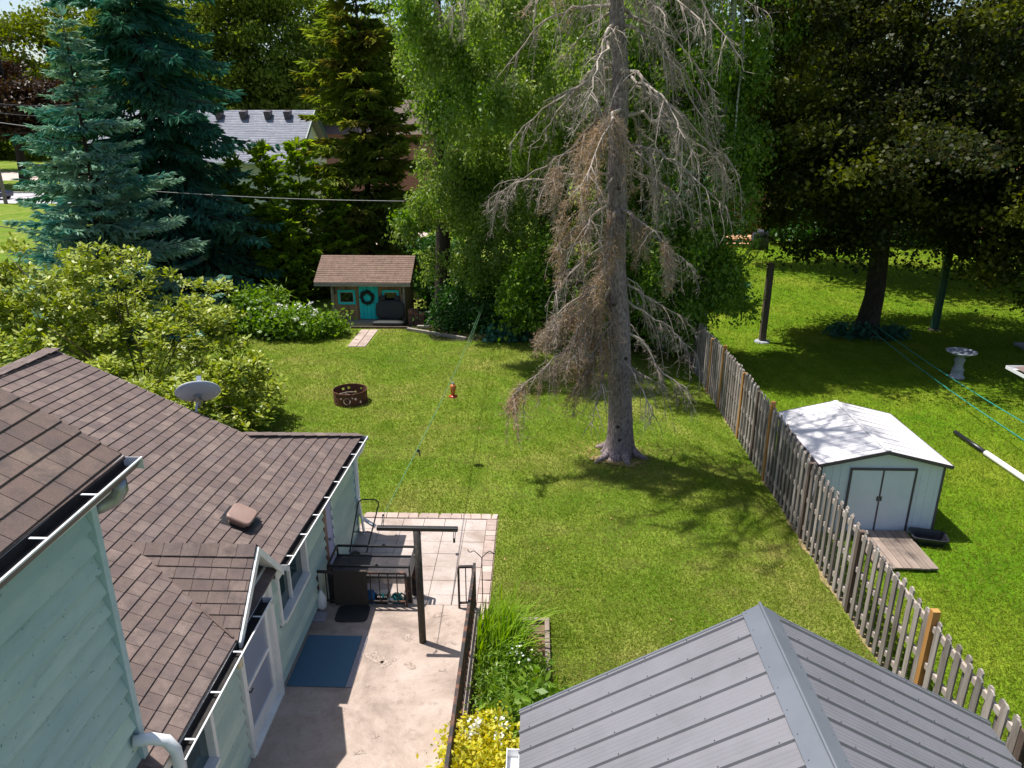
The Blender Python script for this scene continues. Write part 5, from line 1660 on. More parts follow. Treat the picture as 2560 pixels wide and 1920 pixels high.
wire('service_line', 'dark wire crossing the sunlit lawn at the left edge', (-24.5, 33, 3.6), (-14, 27, 4.0), .2, .02, MT['black_metal'])

car = thing('parked_car', 'dark blue car on the road at the left edge of the photo', 'car', (-58.00, 80, 0))
cb_ = MB()
shell(cb_, [[(-60.40, 79.2, .3), (-56.60, 79.2, .3), (-56.60, 80.9, .3), (-60.40, 80.9, .3)], [(-60.45, 79.15, .8), (-56.55, 79.15, .75), (-56.55, 80.95, .75), (-60.45, 80.95, .8)], [(-60.10, 79.2, .95), (-57.30, 79.2, .92), (-57.30, 80.9, .92), (-60.10, 80.9, .95)]])
cb_.build('body', MT['car'], car, bevel=.06)
cc = MB()
shell(cc, [[(-59.80, 79.25, .9), (-57.50, 79.25, .9), (-57.50, 80.85, .9), (-59.80, 80.85, .9)], [(-59.40, 79.4, 1.42), (-58.20, 79.4, 1.42), (-58.20, 80.7, 1.42), (-59.40, 80.7, 1.42)]])
cc.build('cabin', MT['dark_glass'], car, bevel=.03)
for x in (-59.70, -57.30):
    for y in (79.2, 80.9):
        MB().tube([(x, y - .1, .32), (x, y + .1, .32)], .32, 14).build('wheel', MT['rubber'], car)

# ================================================================== DEAD SPRUCE
dead = thing('dead_spruce', 'tall dead grey spruce with bare drooping branches in the middle of the lawn', 'tree', (2.17, 17, 0))
TK = lambda z: np.array([2.17 - .052 * z + .045 * math.sin(z * .9) + .02 * math.sin(z * 2.3), 17.0 + .03 * math.sin(z * 1.3), z])
def trad(z): return max(.015, 0.312 * (1 - z / 20.2)) + .17 * math.exp(-z / .26)
nseg, zs = 40, np.concatenate([np.linspace(-.05, 1.2, 12), np.linspace(1.5, 20, 46)])
tm_ = MB()
for i, z in enumerate(zs):
    c = TK(max(z, 0)); r = max(.02, trad(max(z, 0)))
    for k in range(nseg):
        a = 2 * math.pi * k / nseg
        flare = 1 + (.55 * math.exp(-max(z, 0) / .25)) * (math.sin(3 * a + 1.0) * .5 + math.sin(5 * a) * .35)
        nz = 1 + .05 * mnoise.noise((math.cos(a) * 3, math.sin(a) * 3, z * 1.1)) + .04 * mnoise.noise((math.cos(a) * 9, math.sin(a) * 9, z * 4))
        tm_.v.append((c[0] + r * flare * nz * math.cos(a), c[1] + r * flare * nz * math.sin(a), z))
for i in range(len(zs) - 1):
    for k in range(nseg):
        a, b = i * nseg + k, i * nseg + (k + 1) % nseg
        tm_.f.append((a, b, b + nseg, a + nseg))
trunk = tm_.build('trunk', MT['bark_dead'], dead, smooth=True)
for z, az in ((.62, -1.75), (.95, -1.9), (2.7, -1.1), (4.0, -2.0), (5.15, -1.9), (6.6, -1.5)):
    c = TK(z); r = trad(z)
    p = Vector((c[0] + r * math.cos(az), c[1] + r * math.sin(az), z)); d = Vector((math.cos(az), math.sin(az), 0))
    MB().tube([p - d * .03, p + d * .012, p + d * .03], [.055, .045, .025], 9).build('branch_scar', MT['bark'], trunk)

nl = 420
ang = rng.uniform(0, 2 * np.pi, nl); rad_ = .45 + np.abs(rng.normal(0, .55, nl))
P = np.stack([2.12 + rad_ * np.cos(ang), 16.95 + rad_ * np.sin(ang) * .8, np.full(nl, .0)], 1)
P[:, 2] = .10 * np.exp(-((P[:, 0] - 2.1) ** 2 + (P[:, 1] - 17.0) ** 2) / 5.0) + .035
tag(quads_mesh('needle_litter', leaf_quads(P, rnd(nl) * np.array([1, 1, .15]), rnd(nl) * .3 + np.array([0, 0, 1.0]), rng.uniform(.05, .14, nl), np.full(nl, .014)), MT['straw']), 'dead twigs and needles lying round the foot of the dead spruce', 'litter', kind='stuff')
rt_ = MB()
for az, ln in ((-2.5, .55), (-1.3, .42), (-.35, .5), (.9, .45), (2.4, .5)):
    d = Vector((math.cos(az), math.sin(az), 0)); b0 = Vector((2.17, 17.0, 0)) + d * .32
    rt_.tube([b0 + Vector((0, 0, .30)), b0 + d * .14 + Vector((0, 0, .17)), b0 + d * (ln * .7) + Vector((0, 0, .09)), b0 + d * ln + Vector((0, 0, .02))], [.10, .10, .06, .02], 8)
rt_.build('roots', MT['bark_dead'], trunk, smooth=True)
BR, TW, ND = MB(), [], []
def ribbon(p, d, L, w, n=1):
    """tapering twig blades in arrays"""
    return leaf_quads(p, d, rnd(len(p)), L, w, .3)
def dead_branch(z, end, r0, brown, dens=1.0, arch=.25, fine=1.0):
    p0 = TK(z); e = np.array(end, float)
    out = e - p0; Ln = np.linalg.norm(out)
    hz = np.array([out[0], out[1], 0]); hl = np.linalg.norm(hz)
    m1 = p0 + out * .33 + np.array([0, 0, arch * hl * .55]); m2 = p0 + out * .7 + np.array([0, 0, arch * hl * .50])
    ts = np.linspace(0, 1, 14)[:, None]
    pts = (1 - ts) ** 3 * p0 + 3 * (1 - ts) ** 2 * ts * m1 + 3 * (1 - ts) * ts ** 2 * m2 + ts ** 3 * e
    wob = np.cumsum(rng.normal(0, .045, (14, 3)), 0); wob[0] = 0
    pts = pts + wob * Ln * .35
    BR.tube([tuple(p) for p in pts], list(np.linspace(r0, .006, 14)), 6, False)
    tang = np.gradient(pts, axis=0)
    n2 = int((5 + 8 * Ln) * dens)
    for i in range(n2):
        t = rng.uniform(.10, 1) ** .85 * 13
        k = min(int(t), 12); f = t - k
        b = pts[k] * (1 - f) + pts[k + 1] * f
        fd = unit(tang[k][None])[0]
        sd = np.cross(fd, [0, 0, 1.0]); sd /= np.linalg.norm(sd) + 1e-6
        L2 = rng.uniform(.25, 1.0) ** 1.2 * (1.1 - .45 * t / 13) * min(1.2, .45 + Ln * .3)
        out2 = fd * rng.uniform(.2, 1.1) + sd * rng.normal(0, .6)
        drop = rng.uniform(.5, 1.3)
        tt = np.linspace(0, 1, 6)[:, None]
        q = b + out2 * L2 * (tt - .35 * tt ** 2) + np.array([0, 0, -drop * L2]) * tt ** 1.5
        q = q + np.cumsum(rng.normal(0, .012, (6, 3)), 0)
        BR.tube([tuple(p) for p in q], list(np.linspace(.012, .0035, 6)), 4, False)
        n3 = int(20 * L2 / .6 * fine * rng.choice([.2, .6, 1.2, 2.2]))
        if n3 < 2: continue
        s = rng.uniform(0.1, 1, n3) * 5
        kk = np.minimum(s.astype(int), 4); ff = (s - kk)[:, None]
        pb = q[kk] * (1 - ff) + q[kk + 1] * ff
        qd = unit(q[kk + 1] - q[kk])
        d3 = unit(qd * .6 + rnd(n3) * .8 + np.array([0, 0, -.35]))
        l3 = rng.uniform(.10, .32, n3)
        TW.append(ribbon(pb, d3, l3, np.full(n3, .0085)))
        n4 = n3 * 3
        j = rng.integers(0, n3, n4)
        pb4 = pb[j] + d3[j] * (l3[j] * rng.uniform(.2, 1, n4))[:, None]
        d4 = unit(d3[j] + rnd(n4) * .8 + np.array([0, 0, -.25]))
        if brown:
            ND.append(ribbon(pb4, d4, rng.uniform(.04, .13, n4), np.full(n4, .011)))
            j = rng.integers(0, n3, n4)
            ND.append(ribbon(pb[j] + rnd(n4) * .05, unit(d3[j] + rnd(n4) * .7), rng.uniform(.05, .14, n4), np.full(n4, .011)))
        else:
            TW.append(ribbon(pb4, d4, rng.uniform(.04, .13, n4), np.full(n4, .0065)))
keyb = [  # height on trunk, tip, radius, brown needles
    (10.2, (-.95, 17.0, 8.6), .05, 0, .35), (9.2, (-.45, 16.5, 7.6), .045, 0, .3), (6.9, (-1.0, 16.7, 5.9), .04, 0, .15), (7.6, (-.86, 17.5, 6.3), .04, 0, .15),
    (3.6, (-.40, 15.8, 2.0), .045, 1, .15), (5.4, (.15, 16.2, 4.0), .04, 0, .2), (3.0, (1.30, 15.5, 1.6), .035, 0, .2), (4.1, (.65, 15.9, 2.7), .04, 1, .2),
    (4.6, (.9, 16.1, 3.0), .04, 1, .2), (4.9, (.25, 16.6, 3.5), .04, 1, .15), (3.4, (.95, 16.4, 2.0), .03, 1, .2), (4.2, (.1, 16.9, 3.2), .04, 1, .15), (3.8, (1.25, 15.9, 2.3), .03, 1, .2), (5.0, (1.0, 16.0, 3.9), .03, 1, .2),
    (3.4, (4.15, 17.3, .95), .04, 0, .1), (4.2, (3.86, 17.0, 2.85), .04, 0, .1), (10.2, (4.19, 17.0, 8.2), .05, 0, .35), (8.9, (4.54, 17.3, 6.9), .045, 0, .25),
    (8.2, (4.7, 17.8, 6.4), .045, 0, .2), (7.0, (4.05, 17.0, 5.6), .04, 0, .2), (4.6, (3.65, 17.5, 3.3), .035, 0, .1), (2.7, (2.62, 15.4, 1.75), .03, 0, .15), (6.2, (3.6, 17.5, 4.6), .035, 0, .2),
    (9.9, (3.8, 16.4, 7.6), .04, 0, .3), (9.3, (-.2, 17.6, 7.6), .04, 0, .3), (8.4, (.3, 16.2, 6.6), .04, 1, .3), (6.3, (.35, 16.0, 5.2), .04, 1, .2), (6.15, (2.9, 15.6, 5.2), .04, 1, .3),
    (6.2, (1.4, 15.5, 5.0), .04, 1, .3), (7.7, (2.9, 15.7, 6.4), .035, 0, .3), (11.6, (-.4, 17, 10.1), .04, 0, .35), (11.5, (4.2, 17, 10.2), .04, 0, .35), (5.6, (.55, 17.3, 4.3), .03, 0, .15),
    # branches reaching towards the house, either side of the trunk
    (9.8, (.75, 14.2, 8.2), .045, 0, .3), (9.1, (3.0, 14.3, 7.5), .045, 0, .3), (8.2, (.55, 14.7, 6.9), .04, 1, .25), (7.6, (3.25, 14.6, 6.3), .04, 0, .25), (10.7, (2.6, 13.8, 9.3), .045, 0, .3),
    (6.9, (.75, 15.0, 5.7), .035, 0, .2), (10.3, (3.6, 14.4, 8.7), .045, 0, .3), (11.6, (1.0, 13.5, 10.4), .045, 0, .3), (12.4, (2.7, 13.5, 11.0), .045, 0, .3), (8.8, (2.5, 14.1, 7.7), .035, 0, .3), (13.4, (.4, 14.2, 12.2), .04, 0, .3), (13.8, (3.2, 14.2, 12.4), .04, 0, .3),
]
for z, e, r, br, ar in keyb: dead_branch(z, e, r, br, .95 if br else .68, ar, 1.3 if br else .62)
z = 2.6
k = 0
while z < 19.2:
    az = k * 2.399 + rng.uniform(-.4, .4); k += 1
    Lm = np.interp(z, [2, 4, 6.5, 8.5, 11, 15, 19.5], [1.2, 1.3, 1.6, 2.5, 3.0, 2.4, .5]) * rng.uniform(.4, 1.1)
    front = -math.sin(az)
    if front > .45 and z < 9.4: z += .12; continue
    if front > .45: Lm *= 1.15          # few branches towards the viewer: the trunk stays in sight
    c = TK(z)
    e = (c[0] + Lm * math.cos(az), c[1] + Lm * math.sin(az), z - Lm * rng.uniform(.35, .95))
    dead_branch(z, e, .018 + .011 * Lm, rng.uniform() < .2, .55, rng.uniform(.05, .45), .55)
    z += .50 if z < 9.4 else .30
BR.build('branches', MT['dead_twig'], dead)
quads_mesh('twigs', np.concatenate(TW), MT['dead_twig'], dead)
quads_mesh('brown_needles', np.concatenate(ND), MT['dead_needle'], dead)
print('dead twigs', sum(map(len, TW)), sum(map(len, ND)))

# ================================================================== LIVING TREES
conifer('blue_spruce', 'pale blue-green young spruce with a pointed tip in front of the dark spruce', 'tree', (-16.5, 28, 0), 11.75, 4.3, L_['blue'], z0=.4, n_wh=25, per=7,
        finger=.40, width=.085, step=.15, droop=.10, tip_up=.16, power=.95, trunk_r=.16, hang=.12, sub=4, jitter=.2)
conifer('dark_spruce', 'tall dark teal spruce with sweeping branches beside the white house', 'tree', (-17.1, 34, 0), 19.5, 6.0, L_['spruce'], z0=.8, n_wh=32, per=9,
        finger=.55, width=.11, step=.20, droop=.55, tip_up=.28, power=.72, trunk_r=.34, hang=.5, sub=4, jitter=.26, skip=.2)
conifer('olive_fir', 'olive green fir with layered branches right of the white house', 'tree', (-8.4, 38, 0), 16.5, 3.5, L_['fir'], z0=.6, n_wh=34, per=8,
        finger=.58, width=.13, step=.19, droop=.18, tip_up=.15, power=.5, trunk_r=.22, hang=.3, sub=4, jitter=.25)
for i, (x, y, h, r, lab) in enumerate([(-13.5, 34.2, 6.4, 1.35, 'yellow-green cedar beside the skirt of the dark spruce'), (-12.1, 34.0, 7.0, 1.4, 'tallest yellow-green cedar below the white house roof'),
                                       (-10.7, 34.4, 7.1, 1.4, 'yellow-green cedar between the tall cedar and the olive fir'), (-9.5, 35.2, 5.2, 1.2, 'shorter dark cedar directly behind the playhouse'),
                                       (-11.3, 32.9, 4.6, 1.1, 'low cedar left of the playhouse roof')]):
    conifer('cedar', lab, 'tree', (x, y, 0), h, r, L_['cedar'], z0=.1, n_wh=26, per=6, finger=.42, width=.16, step=.2, droop=-.45, tip_up=.0, power=.42, trunk_r=.10, hang=-.25, sub=3,
            group='cedars behind the playhouse', jitter=.3, skip=.28)
conifer('dark_conifer', 'low dark conifer skirt beyond the fence end behind the birch', 'tree', (7.0, 34.5, 0), 7.0, 3.0, L_['spruce'], z0=.1, n_wh=18, per=7, finger=.5, width=.14, step=.25,
        droop=.15, tip_up=.05, power=.8, trunk_r=.15, hang=.2, sub=3)

broadleaf('birch_tree', 'large bright green birch hanging over the right end of the playhouse', 'tree', (-3.9, 31.1, 0), 15.5, .33,
          [(-3.6, 29.6, 8.2, 1.7, 2.0, 3.2), (-3.2, 28.9, 5.0, 1.7, 1.7, 2.4), (-2.0, 29.4, 4.3, 1.9, 1.6, 2.3), (-1.6, 30, 9.5, 2.6, 2.6, 3.4), (-3.6, 30.6, 12.5, 2.0, 2.6, 3.2), (-1, 31, 13.5, 2.8, 2.6, 2.6), (.6, 29.8, 7.5, 2.2, 2.4, 3.2), (.9, 30.5, 11.5, 2.2, 2.4, 3.0), (-.2, 29.8, 4.6, 1.8, 1.6, 2.2), (-2.4, 26.2, 9.6, 1.5, 2.0, 2.2), (-.6, 25.0, 9.4, 1.5, 2.0, 2.0), (1.0, 25.4, 8.6, 1.4, 2.0, 2.0), (-1.2, 24.2, 11.5, 1.6, 2.0, 1.6), (-3.2, 25.5, 12, 1.6, 2, 1.8), (1.2, 24.0, 11, 1.5, 2, 1.8)],
          2000, 82, .14, .40, L_['birch'], bark=MT['bark'], droop=1.1, aspect=.55, bough=.75, zmin=1.4, limbs=12)
broadleaf('birch_tree', 'white-barked birch with deep green hanging foliage behind the dead spruce', 'tree', (5.9, 25.5, 0), 16.5, .20,
          [(4.6, 25.4, 6.6, 1.9, 1.8, 3.2), (5.2, 24.8, 3.9, 1.5, 1.4, 2.2), (3.2, 25.6, 5.0, 1.4, 1.6, 2.9), (2.6, 26.4, 9.5, 2.2, 2, 3.2), (5.6, 25.6, 11.6, 2.2, 2.0, 2.6), (3.4, 25.8, 12.8, 2.4, 2.2, 2.2), (6.3, 25.8, 7.6, .9, 1.4, 2.4), (5.4, 24.9, 2.5, 1.0, 1.0, 1.1), (3.6, 25.6, 2.9, 1.6, 1.2, 1.5), (5.9, 24.7, 5.6, .9, .7, 2.0), (6.1, 24.9, 8.4, .9, .7, 1.8), (5.7, 24.6, 3.4, 1.0, .7, 1.4), (4.4, 24.6, 9.6, 1.4, 1.2, 2.0)],
          1900, 78, .14, .42, L_['birch2'], bark=MT['bark_birch'], bough=.7, droop=1.1, aspect=.5, zmin=.5, limbs=10)
broadleaf('maple_tree', 'huge dark reddish-green maple spreading over the neighbour lawn', 'tree', (13.2, 28.8, 0), 13.0, .36,
          [(10.2, 27.6, 4.9, 2.3, 2.4, 1.4), (12.8, 27.0, 5.2, 2.6, 2.6, 1.5), (15.6, 26.6, 4.5, 2.8, 2.6, 1.6), (17.6, 26.2, 3.6, 2.4, 2.2, 1.4), (9.8, 28.3, 7.4, 2.2, 2.6, 1.8), (12.4, 27.6, 8.4, 2.8, 2.8, 2.0), (15.6, 27.4, 8.0, 3.0, 2.8, 2.1), (18.6, 27.6, 7.0, 2.8, 2.6, 2.2), (10.6, 28.8, 10.6, 2.4, 2.6, 1.9), (14.0, 28.6, 11.8, 3.2, 3.0, 2.0), (17.6, 28.4, 11.0, 3.0, 3.0, 2.2), (20.6, 28.6, 9.0, 2.6, 2.8, 2.6), (19.9, 27.0, 4.4, 2.2, 2.2, 1.6), (11.2, 29.6, 13.2, 2.2, 2.4, 1.6), (14.5, 30, 7, 4, 3, 3.2), (9.0, 25.6, 6.9, 1.9, 2.2, 1.3), (11.5, 24.6, 7.0, 2.2, 2.2, 1.4), (14.6, 23.8, 6.6, 2.4, 2.2, 1.4), (17.5, 23.8, 5.8, 2.2, 2.2, 1.4), (8.6, 27.6, 9.6, 1.8, 2.4, 1.8), (8.2, 27, 12, 1.6, 2, 1.8), (16.4, 24.4, 3.5, 1.5, 1.3, 1.2), (18.3, 24.6, 3.1, 1.8, 1.5, 1.3)],
          3200, 62, .15, .40, L_['maple'], bark=MT['bark'], aspect=.85, flat=.55, up=1.0, bough=.8, limbs=16, zmin=1.5, fork=.24)
broadleaf('maple_tree', 'second dark maple standing further back behind the big maple', 'tree', (24, 40, 0), 15.0, .35,
          [(24, 39, 6.0, 5, 4, 3.2), (20, 40, 9, 4.5, 4, 3.6), (26, 40, 10.5, 5, 4, 4), (16.5, 42, 9.5, 4.5, 4, 4), (29, 38, 7, 4, 4, 4), (14, 44, 7.2, 3.2, 3, 2.8)],
          900, 45, .34, .8, L_['maple'], aspect=.85, flat=.6, up=1.0, limbs=8, zmin=2.2, bough=1.4)
broadleaf('back_tree', 'bushy green tree closing the gap between the two birches', 'tree', (1.5, 43, 0), 17, .35,
          [(1.5, 42, 7, 4.5, 3, 4), (4.5, 42, 10, 4, 3, 4.5), (-2, 43, 11, 4, 3, 4.5), (1.5, 43, 14, 4.5, 3, 3.5), (6.5, 41, 4.5, 3, 2.5, 3.2), (-2.5, 42, 4, 3, 2.5, 3)],
          1000, 55, .26, .5, L_['birch2'], aspect=.6, limbs=6, bough=1.3)
broadleaf('back_tree', 'olive broadleaf tree rising behind the white house roof', 'tree', (-25.5, 64, 0), 21, .4,
          [(-25, 62, 9, 6.5, 4, 4.5), (-29, 63, 13, 4.5, 4, 4.5), (-22, 63, 13.5, 4.5, 4, 4.5), (-25.5, 63, 17.5, 5.5, 4, 4), (-19.5, 63, 9.5, 3.4, 3, 3.5), (-30.5, 62, 8, 3.5, 3, 4), (-18.5, 63, 14.5, 3.8, 3, 4), (-21, 63, 17.5, 3.5, 3, 3), (-16.5, 63, 10.5, 2.6, 3, 3.5), (-27, 61.5, 11.5, 4, 3, 4)],
          2500, 46, .30, .55, L_['decid'], limbs=6, zmin=3, bough=1.5)
broadleaf('back_tree', 'rounder olive broadleaf tree right behind the street lamp', 'tree', (-14, 78, 0), 19, .4,
          [(-15, 77, 9, 5, 4, 4), (-18, 78, 13, 4, 4, 4.2), (-11, 78, 12, 4, 4, 4), (-17.5, 78, 16.0, 2.6, 3, 2.4), (-8, 78, 8, 4, 4, 4), (-20, 78, 14.5, 3, 3, 3.5), (-10, 78, 15.5, 2.6, 3, 2.2)],
          1300, 42, .36, .6, L_['decid'], limbs=6, zmin=2, bough=1.5)
broadleaf('copper_tree', 'copper-red tree with a dark trunk across the road at the left edge', 'tree', (-66, 97, 0), 17, .55,
          [(-66, 96, 10, 7, 4, 4.5), (-72, 97, 11, 6, 4, 4.5), (-60, 97, 9.5, 5, 4, 4.5), (-70, 97, 15, 5, 4, 3.6), (-78, 97, 11, 5, 4, 5)],
          800, 42, .5, .8, L_['copper'], limbs=8, zmin=5.0, bough=2)
broadleaf('back_tree', 'light yellow-green tree on the skyline at the upper left', 'tree', (-80, 130, 0), 22, .5,
          [(-82, 129, 18, 9, 5, 7), (-70, 130, 19, 8, 5, 7), (-92, 130, 18.5, 8, 5, 7.5), (-60, 131, 18, 7, 5, 7), (-76, 129, 8, 12, 4, 7), (-65, 129, 9, 9, 4, 7)],
          1300, 42, .7, 1.0, L_['yellowgreen'], limbs=6, zmin=2, bough=3)
for x, y, s, lab in ((10, 72, 1.0, 'tall broadleaf tree behind the orange brick house, left of its gable'), (26, 76, 1.1, 'tall broadleaf tree behind the orange brick house, above its gable'), (46, 66, 1.1, 'tall broadleaf tree behind the right end of the orange brick house')):
    broadleaf('back_tree', lab, 'tree', (x, y, 0), 19 * s, .4, [(x, y - 1, 8 * s, 6.5 * s, 4, 5 * s), (x - 4 * s, y, 13 * s, 5, 4, 4.5 * s), (x + 4 * s, y, 12.5 * s, 5, 4, 5 * s), (x, y, 17 * s, 5.5, 4, 3.5 * s)], 700, 42, .42, .7, L_['dark'], limbs=5, zmin=2, bough=1.8)
# the distant wood behind everything
wl = []
for i in range(34):
    x = -170 + i * 10 + random.uniform(-3, 3)
    h = random.uniform(12, 17)
    if -64 < x < -50 : h *= 1.05
    wl.append((x, 165 + random.uniform(-8, 8), h * .5, 9, 5, h * .62))
tag(quads_mesh('far_woods', crown_quads(wl, 2600, 34, 1.2, 1.6, .7, 0, .3, .7, .8), L_['decid']), 'distant belt of green woods closing the view', 'woods', kind='stuff')

# ================================================================== SHRUBS AND BEDS
shrub('magnolia_shrub', 'big glossy yellow-green magnolia bush behind the brown roof', 'shrub', (-11.2, 19.5, 0),
      [(-11.8, 20.6, 2.9, 2.6, 1.8, 1.8), (-14.6, 21.0, 2.8, 2.4, 1.7, 1.9), (-9.6, 19.6, 2.0, 1.6, 1.5, 1.5), (-13.2, 18.8, 2.0, 2.6, 1.6, 1.6), (-10.4, 17.6, 1.4, 2.0, 1.4, 1.3), (-8.2, 18.8, 1.1, 1.1, 1.3, .95), (-8.9, 17.0, 1.0, 1.3, 1.2, 1.0), (-16.6, 20.6, 2.6, 2.2, 1.8, 1.8), (-12.3, 20.8, 4.2, .8, .7, .75), (-15.2, 21.2, 4.2, .7, .7, .7), (-8.0, 17.4, .9, .7, .9, .7), (-8.3, 18.7, 1.5, .8, .9, 1.0), (-9.6, 19.4, 2.5, 1.2, 1.2, 1.0)],
      3000, 11, .185, .07, L_['magnolia'], stems=34, aspect=.5, up=.75, stem_r=.03, rosette=True, bough=.55)
fl_ = shrub('hydrangea_bush', 'leafy bush with white flower heads left of the playhouse', 'shrub', (-9.4, 27.6, 0),
      [(-9.2, 27.6, .6, 1.2, .7, .6), (-10.6, 27.9, .7, .9, .7, .65), (-8.1, 27.9, .45, .8, .5, .45), (-11.3, 28.6, .9, .8, .7, .8)], 260, 26, .17, .2, L_['shrub'], stems=10, aspect=.65)
C = lobe_clusters([(-9.3, 27.6, .75, 1.25, .7, .6), (-10.4, 27.9, .85, .9, .6, .6)], 46)
C = C[C[:, 2] > .7]
for c_ in C:
    P = c_ + rnd(16) * .055 * np.array([1, 1, .5])
    quads_mesh('flower_head', leaf_quads(P, rnd(16) + np.array([0, -.3, .6]), rnd(16) + np.array([0, 0, 1.2]), np.full(16, .09), np.full(16, .075)), MT['flower'], fl_)
shrub('leafy_shrub', 'bright green shrub under the birches left of the dead spruce', 'shrub', (.3, 27.8, 0),
      [(.5, 27.4, 2.9, .95, .8, 1.3), (-.4, 27.2, 1.6, .9, .8, 1.1), (1.0, 26.9, 1.3, 1.0, .8, 1.1), (.2, 27.2, 2.2, 1.0, .8, 1.2)], 420, 30, .17, .25, L_['shrub'], stems=10, aspect=.55)
shrub('shade_shrub', 'low dark shrubs in the shade between playhouse and leafy shrub', 'shrub', (-2.6, 29.3, 0),
      [(-3.4, 29.2, .45, 1.0, .8, .5), (-1.9, 28.9, .5, 1.0, .8, .6), (-2.6, 30.4, .9, 1.4, .9, .9)], 240, 26, .16, .25, L_['dark'], stems=6)
shrub('shade_shrub', 'tall dark undergrowth at the far end of the fence behind the dead spruce', 'shrub', (3.8, 27.6, 0),
      [(3.2, 27.6, 1.3, 1.3, 1.0, 1.3), (4.6, 27.8, 1.6, 1.0, 1.0, 1.5), (2.2, 28.3, 1.6, 1.2, 1.0, 1.6), (4.2, 26.6, .7, .9, .8, .7)], 420, 28, .18, .28, L_['dark'], stems=8)
shrub('shade_shrub', 'dark bush filling the corner right of the playhouse behind the brick pile', 'shrub', (-4.3, 32.2, 0),
      [(-4.4, 32.2, 1.0, .7, .6, 1.0), (-3.5, 31.9, .9, .7, .6, .9), (-4.5, 33.6, 1.7, .9, .7, 1.5), (-3.2, 33.5, 1.5, .9, .7, 1.4)], 330, 26, .17, .26, L_['dark'], stems=8)
shrub('hosta_plant', 'blue-green hosta at the edge of the shaded bushes', 'plant', (-1.35, 27.6, 0), [(-1.35, 27.6, .2, .6, .45, .22), (-.6, 27.4, .18, .4, .35, .2)], 46, 14, .22, .12, L_['bluegreen'], stems=3, aspect=.7)
shrub('hosta_plant', 'grey-green spreading plant at the foot of the big maple', 'plant', (12.6, 28.3, 0), [(12.4, 28.3, .28, .8, .45, .3), (14.0, 28.2, .2, .5, .35, .22)], 70, 16, .20, .14, L_['bluegreen'], stems=3, aspect=.5)
shrub('fern_clump', 'tall grass-leaved clump behind the white flowers', 'plant', (-10.6, 29.1, 0), [(-10.6, 29.1, .8, .7, .4, .8)], 70, 16, .3, .18, L_['shrub'], stems=4, aspect=.25)
shrub('rusty_bush', 'rust-coloured bush before the brick wall beyond the far lawn', 'shrub', (14.0, 53.3, 0), [(13.6, 53.6, 1.2, .9, .8, 1.2), (15.4, 53.5, .9, 1.1, .8, .9)], 130, 24, .26, .28, L_['orange_bush'], stems=4)
shrub('clipped_shrub', 'dark round shrub along the far edge of the neighbour lawn', 'shrub', (19, 52, 0), [(18.2, 51.6, 1.1, 2.2, 1.2, 1.2), (22, 51.8, 1.3, 2.2, 1.2, 1.4), (26, 51, 1.3, 2.6, 1.2, 1.4)], 300, 26, .28, .4, L_['dark'], stems=6)

# porch-side bed: blade leaves, mixed greens, peony, golden shrub, straw and timber edging
ir = thing('iris_clump', 'fountain of long green sword leaves beside the porch railing', 'plant', (-.5, 9.75, 0))
n = 620
P = np.stack([rng.normal(-.52, .20, n), rng.normal(9.72, .30, n), np.full(n, .01)], 1)
P[:, 0] = np.clip(P[:, 0], -.84, 0)
az = rng.uniform(0, 2 * np.pi, n)
lean = np.abs(rng.normal(.30, .24, n))
o = np.stack([np.cos(az) * .6 + .75, np.sin(az) * .5 - .1, 0 * az], 1)
Ln = rng.uniform(.45, 1.0, n)
Q = []
w = rng.uniform(.026, .046, n)
sd = unit(np.cross(o, np.array([0, 0, 1.0])))
segs = 4
prev = P
for s in range(segs):
    t0, t1 = s / segs, (s + 1) / segs
    f = lambda t: P + o * (lean * Ln * t ** 1.7)[:, None] + np.array([0, 0, 1.0]) * (Ln * (t - .38 * lean * t ** 2.4))[:, None]
    a, b = f(t0), f(t1)
    wa, wb = w * (1 - t0 ** 2.5), w * (1 - t1 ** 2.5)
    Q.append(np.stack([a - sd * wa[:, None] / 2, a + sd * wa[:, None] / 2, b + sd * wb[:, None] / 2, b - sd * wb[:, None] / 2], 1))
quads_mesh('leaves', np.concatenate(Q), L_['iris'], ir)
shrub('mixed_greens', 'low tangle of green leaves with tiny white blooms between sword leaves and golden shrub', 'plant', (-.4, 8.7, 0),
      [(-.45, 8.9, .3, .38, .5, .28), (-.3, 8.3, .28, .42, .45, .28), (.0, 9.0, .2, .25, .4, .2)], 220, 26, .09, .10, L_['shrub'], stems=4, aspect=.28)
P = np.stack([rng.normal(-.2, .08, 26), rng.normal(9.05, .09, 26), rng.uniform(.46, .58, 26)], 1)
tag(quads_mesh('white_blooms', leaf_quads(P, rnd(26), rnd(26) + np.array([0, 0, 1.5]), np.full(26, .045), np.full(26, .04)), MT['flower']), 'few small white flowers above the green tangle', 'flowers')
shrub('peony_plant', 'broad-leaved green plant by the garage roof corner', 'plant', (.1, 8.0, 0), [(.08, 8.15, .42, .3, .35, .28), (-.25, 7.7, .5, .3, .3, .25)], 60, 14, .16, .12, L_['shrub'], stems=6, aspect=.42)
gs = shrub('golden_shrub', 'golden yellow-leaved shrub with white flowers at the bottom of the porch railing', 'shrub', (-.55, 7.2, 0),
      [(-.5, 7.3, .5, .38, .45, .36), (-.72, 6.9, .55, .33, .5, .38), (-.35, 6.7, .5, .3, .4, .35), (-.55, 6.4, .5, .45, .4, .35)], 420, 26, .075, .10, L_['gold'], stems=10, aspect=.6)
C = lobe_clusters([(-.55, 7.0, .62, .42, .6, .36)], 34); C = C[C[:, 2] > .6]
for c_ in C:
    P = c_ + rnd(10) * .028
    quads_mesh('flower', leaf_quads(P, rnd(10), rnd(10) + np.array([0, 0, 1.2]), np.full(10, .045), np.full(10, .038)), MT['flower'], gs)
